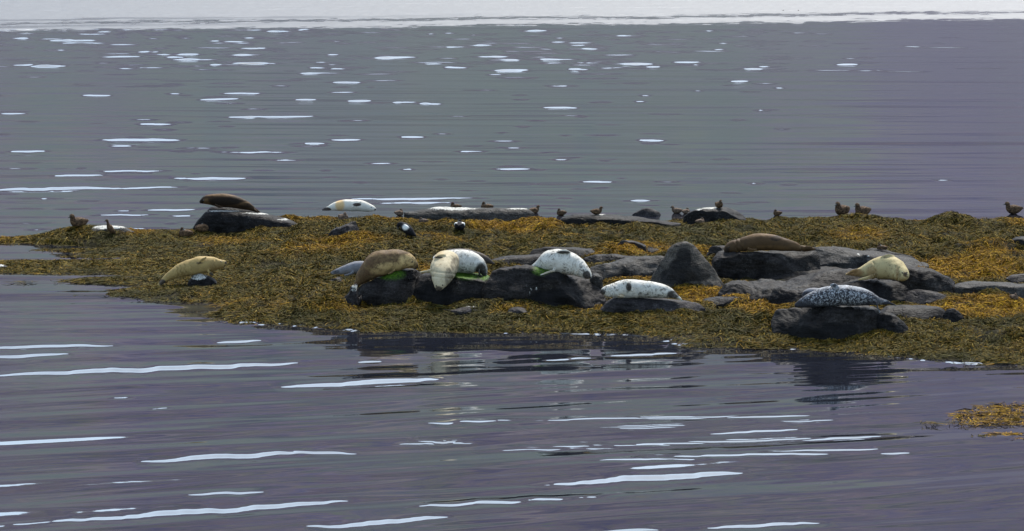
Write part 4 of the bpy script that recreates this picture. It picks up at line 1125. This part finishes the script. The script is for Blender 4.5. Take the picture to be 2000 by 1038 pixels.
# ---------------------------------------------------------------- seaweed
def weed(name, label, n, sampler, seed, mat, group=None):
    g = np.random.default_rng(seed)
    x, y, lift, size = sampler(g, n)
    n = len(x)
    sdv = bil(SDG, x, y)
    K = 4
    ang = g.uniform(0, 2 * math.pi, n)
    # strands hang and sweep in locally common directions
    flow = 2.6 * math.pi * vnoise(x * 1.5, y * 1.5, seed=51)
    ang = np.where(g.random(n) < 0.75, flow + g.normal(0, 0.45, n), ang)
    ln = g.uniform(0.07, 0.28, n) * size
    wd = g.uniform(0.0026, 0.0056, n) * (0.75 + 0.5 * size)
    bend = g.normal(0, 1.1, n)
    roll = g.uniform(-0.7, 0.7, n)
    up = g.uniform(0.008, 0.055, n) * size * lift
    V = np.zeros((n, K, 2, 3))
    cx, cy = x.copy(), y.copy()
    for k in range(K):
        t = k / (K - 1)
        a = ang + bend * (t - 0.3)
        if k:
            cx = cx + np.cos(a) * ln / (K - 1)
            cy = cy + np.sin(a) * ln / (K - 1)
        z = np.maximum(terr(cx, cy), 0.0) + 0.004 + up * (0.25 + 2.6 * t * (1 - t) + 0.15 * np.sin(9 * x + 5 * t))
        w = wd * (1.0 if k < K - 1 else 0.35) * (0.7 if k == 0 else 1)
        sx, sy, sz = -np.sin(a) * np.cos(roll), np.cos(a) * np.cos(roll), np.sin(roll)
        for j, sg in enumerate((-1, 1)):
            V[:, k, j, 0] = cx + sg * sx * w
            V[:, k, j, 1] = cy + sg * sy * w
            V[:, k, j, 2] = z + sg * sz * w
    base = (np.arange(n) * K * 2)[:, None]
    fs = []
    for k in range(K - 1):
        fs.append(np.concatenate([base + 2 * k, base + 2 * k + 1, base + 2 * k + 3, base + 2 * k + 2], 1))
    F = np.concatenate(fs)
    # pigment of each strand
    pal = np.array([(0.058, 0.050, 0.020), (0.105, 0.080, 0.026), (0.150, 0.098, 0.022), (0.036, 0.040, 0.026), (0.19, 0.15, 0.075), (0.078, 0.078, 0.046), (0.20, 0.112, 0.014)])
    pw = np.array([0.26, 0.28, 0.15, 0.12, 0.09, 0.08, 0.02])
    pick = g.choice(len(pal), n, p=pw / pw.sum())
    col = pal[pick]
    ppx, ppy = proj(np.stack([x, y, np.maximum(terr(x, y), 0)], 1))
    yel = 0.9 * fbm(x * 0.55, y * 0.75, oct=3, seed=61) + 0.2 * g.normal(0, 1, n) - 0.35
    for (sx, sy, rx, ry, amt) in YELLOW:
        yel = np.maximum(yel, amt * np.clip(1.4 - ((ppx - sx) / rx) ** 2 - ((ppy - sy) / ry) ** 2, -1, 1) + 0.15 * g.normal(0, 1, n))
    yl = np.clip(yel * 1.6, 0, 1)[:, None]
    och = np.array([(0.29, 0.17, 0.018), (0.20, 0.105, 0.015), (0.35, 0.23, 0.026), (0.10, 0.060, 0.014)])[g.choice(4, n, p=[0.4, 0.3, 0.15, 0.15])]
    col = col * (1 - yl) + och * yl
    gry = np.clip(1.5 * fbm(x * 0.9 + 9, y * 1.2, oct=3, seed=71) - 0.25, 0, 0.8)[:, None] * (1 - yl)
    col = col * (1 - gry) + np.array((0.040, 0.042, 0.030)) * gry * g.uniform(0.6, 1.6, (n, 1))
    col = col * (0.32 + 1.15 * g.random((n, 1)) ** 1.5) * 0.9
    col = np.clip(col * np.array((1.02, 0.92, 0.42)), 0.004, 1)
    me = make_mesh(name, V.reshape(-1, 3), F, smooth=False)
    cattr(me, "pigment", np.repeat(col, K * 2, 0))
    o = link(name, me, mat)
    tag(o, label, "seaweed", group, kind="stuff")
    return o


YELLOW = [(1010, 440, 95, 18, 1.0), (1385, 577, 80, 16, 1.1), (1890, 525, 110, 24, 0.9), (1940, 490, 50, 14, 0.8), (1930, 600, 90, 22, 1.0), (1250, 488, 70, 12, 0.9), (1340, 424, 70, 9, 0.7), (660, 600, 60, 10, 0.4), (1240, 540, 60, 12, 1.0),
          (1490, 600, 60, 16, 0.7), (760, 424, 40, 8, 0.6), (1000, 606, 40, 12, 0.5), (265, 448, 40, 12, 0.7), (560, 425, 40, 12, 0.5), (1680, 460, 60, 14, 0.5), (2000, 430, 40, 14, 0.6), (1150, 500, 40, 8, 0.6), (1920, 806, 90, 30, 0.5), (1990, 852, 60, 12, 0.8), (1830, 612, 60, 14, 0.5), (840, 528, 20, 8, 0.9)]
m = M("bladder_wrack")
pg = m.attr("pigment", "Color")
vn = m.noise(m.coord("Object"), 40, 2)
MAT_WEED = m.set(**{"Base Color": m.mix(m.math('MULTIPLY', vn, 0.35), pg, (0.03, 0.026, 0.012)), "Roughness": 0.65, "Specular IOR Level": 0.02})


def sample_land(g, n):
    x = g.uniform(-11.5, 12.5, n)
    y = g.uniform(53.5, 74.0, n)
    ins = np.abs(x) / y < 0.172
    s = bil(SDG, x, y)
    keep = ins & (s > -0.10) & (g.random(n) < np.clip(0.30 + (s + 0.1) * 1.8, 0, 1)) & (g.random(n) < np.clip(1.25 - (y - 55) / 40, 0.6, 1))
    gpx, gpy = proj(np.stack([x, y, np.maximum(terr(x, y), 0)], 1))
    keep &= poly_sd(gpx, gpy, [(1404, 548), (1415, 520), (1500, 505), (1600, 500), (1740, 505), (1850, 548), (1860, 570), (1780, 560), (1640, 556), (1450, 556)]) < 0
    keep &= g.random(len(x)) < np.clip(0.62 + 1.1 * fbm(x * 2.0, y * 2.0, oct=3, seed=57), 0.12, 1)
    x, y, s = x[keep], y[keep], s[keep]
    lift = np.clip(0.25 + s * 1.4, 0.2, 1.0) * (0.65 + 0.7 * g.random(len(x)))
    size = 0.75 + 0.35 * vnoise(x * 1.1, y * 1.1, seed=53) + 0.25 * g.random(len(x))
    return x, y, lift, size


weed("seaweed", "olive and ochre bladder wrack covering the whole skerry", 2500000, sample_land, 5, MAT_WEED)


def sample_polys(polys, bare=0.0):
    def f(g, n):
        X, Y = [], []
        for poly in polys:
            w = np.array([G(*q)[:2] for q in poly])
            x = g.uniform(w[:, 0].min() - 0.2, w[:, 0].max() + 0.2, n)
            y = g.uniform(w[:, 1].min() - 0.2, w[:, 1].max() + 0.2, n)
            s = poly_sd(x, y, w) + 0.12 * fbm(x * 2, y * 1.2, oct=3, seed=8)
            k = (s > -0.02) & (g.random(n) < np.clip(0.25 + s * 2, 0, 1))
            X.append(x[k])
            Y.append(y[k])
        x, y = np.concatenate(X), np.concatenate(Y)
        return x, y, np.full(len(x), 0.45), np.full(len(x), 0.8)
    return f


weed("floating_seaweed", "ochre seaweed mats floating in the foreground water at the right edge", 5000, sample_polys([FLOAT1, FLOAT2]), 6, MAT_WEED)
weed("floating_seaweed", "thin shreds of seaweed floating on the calm water at the left", 500, sample_polys([[(a - b, c), (a, c - d), (a + b, c), (a, c + d)] for a, c, b, d in SHREDS]), 7, MAT_WEED)
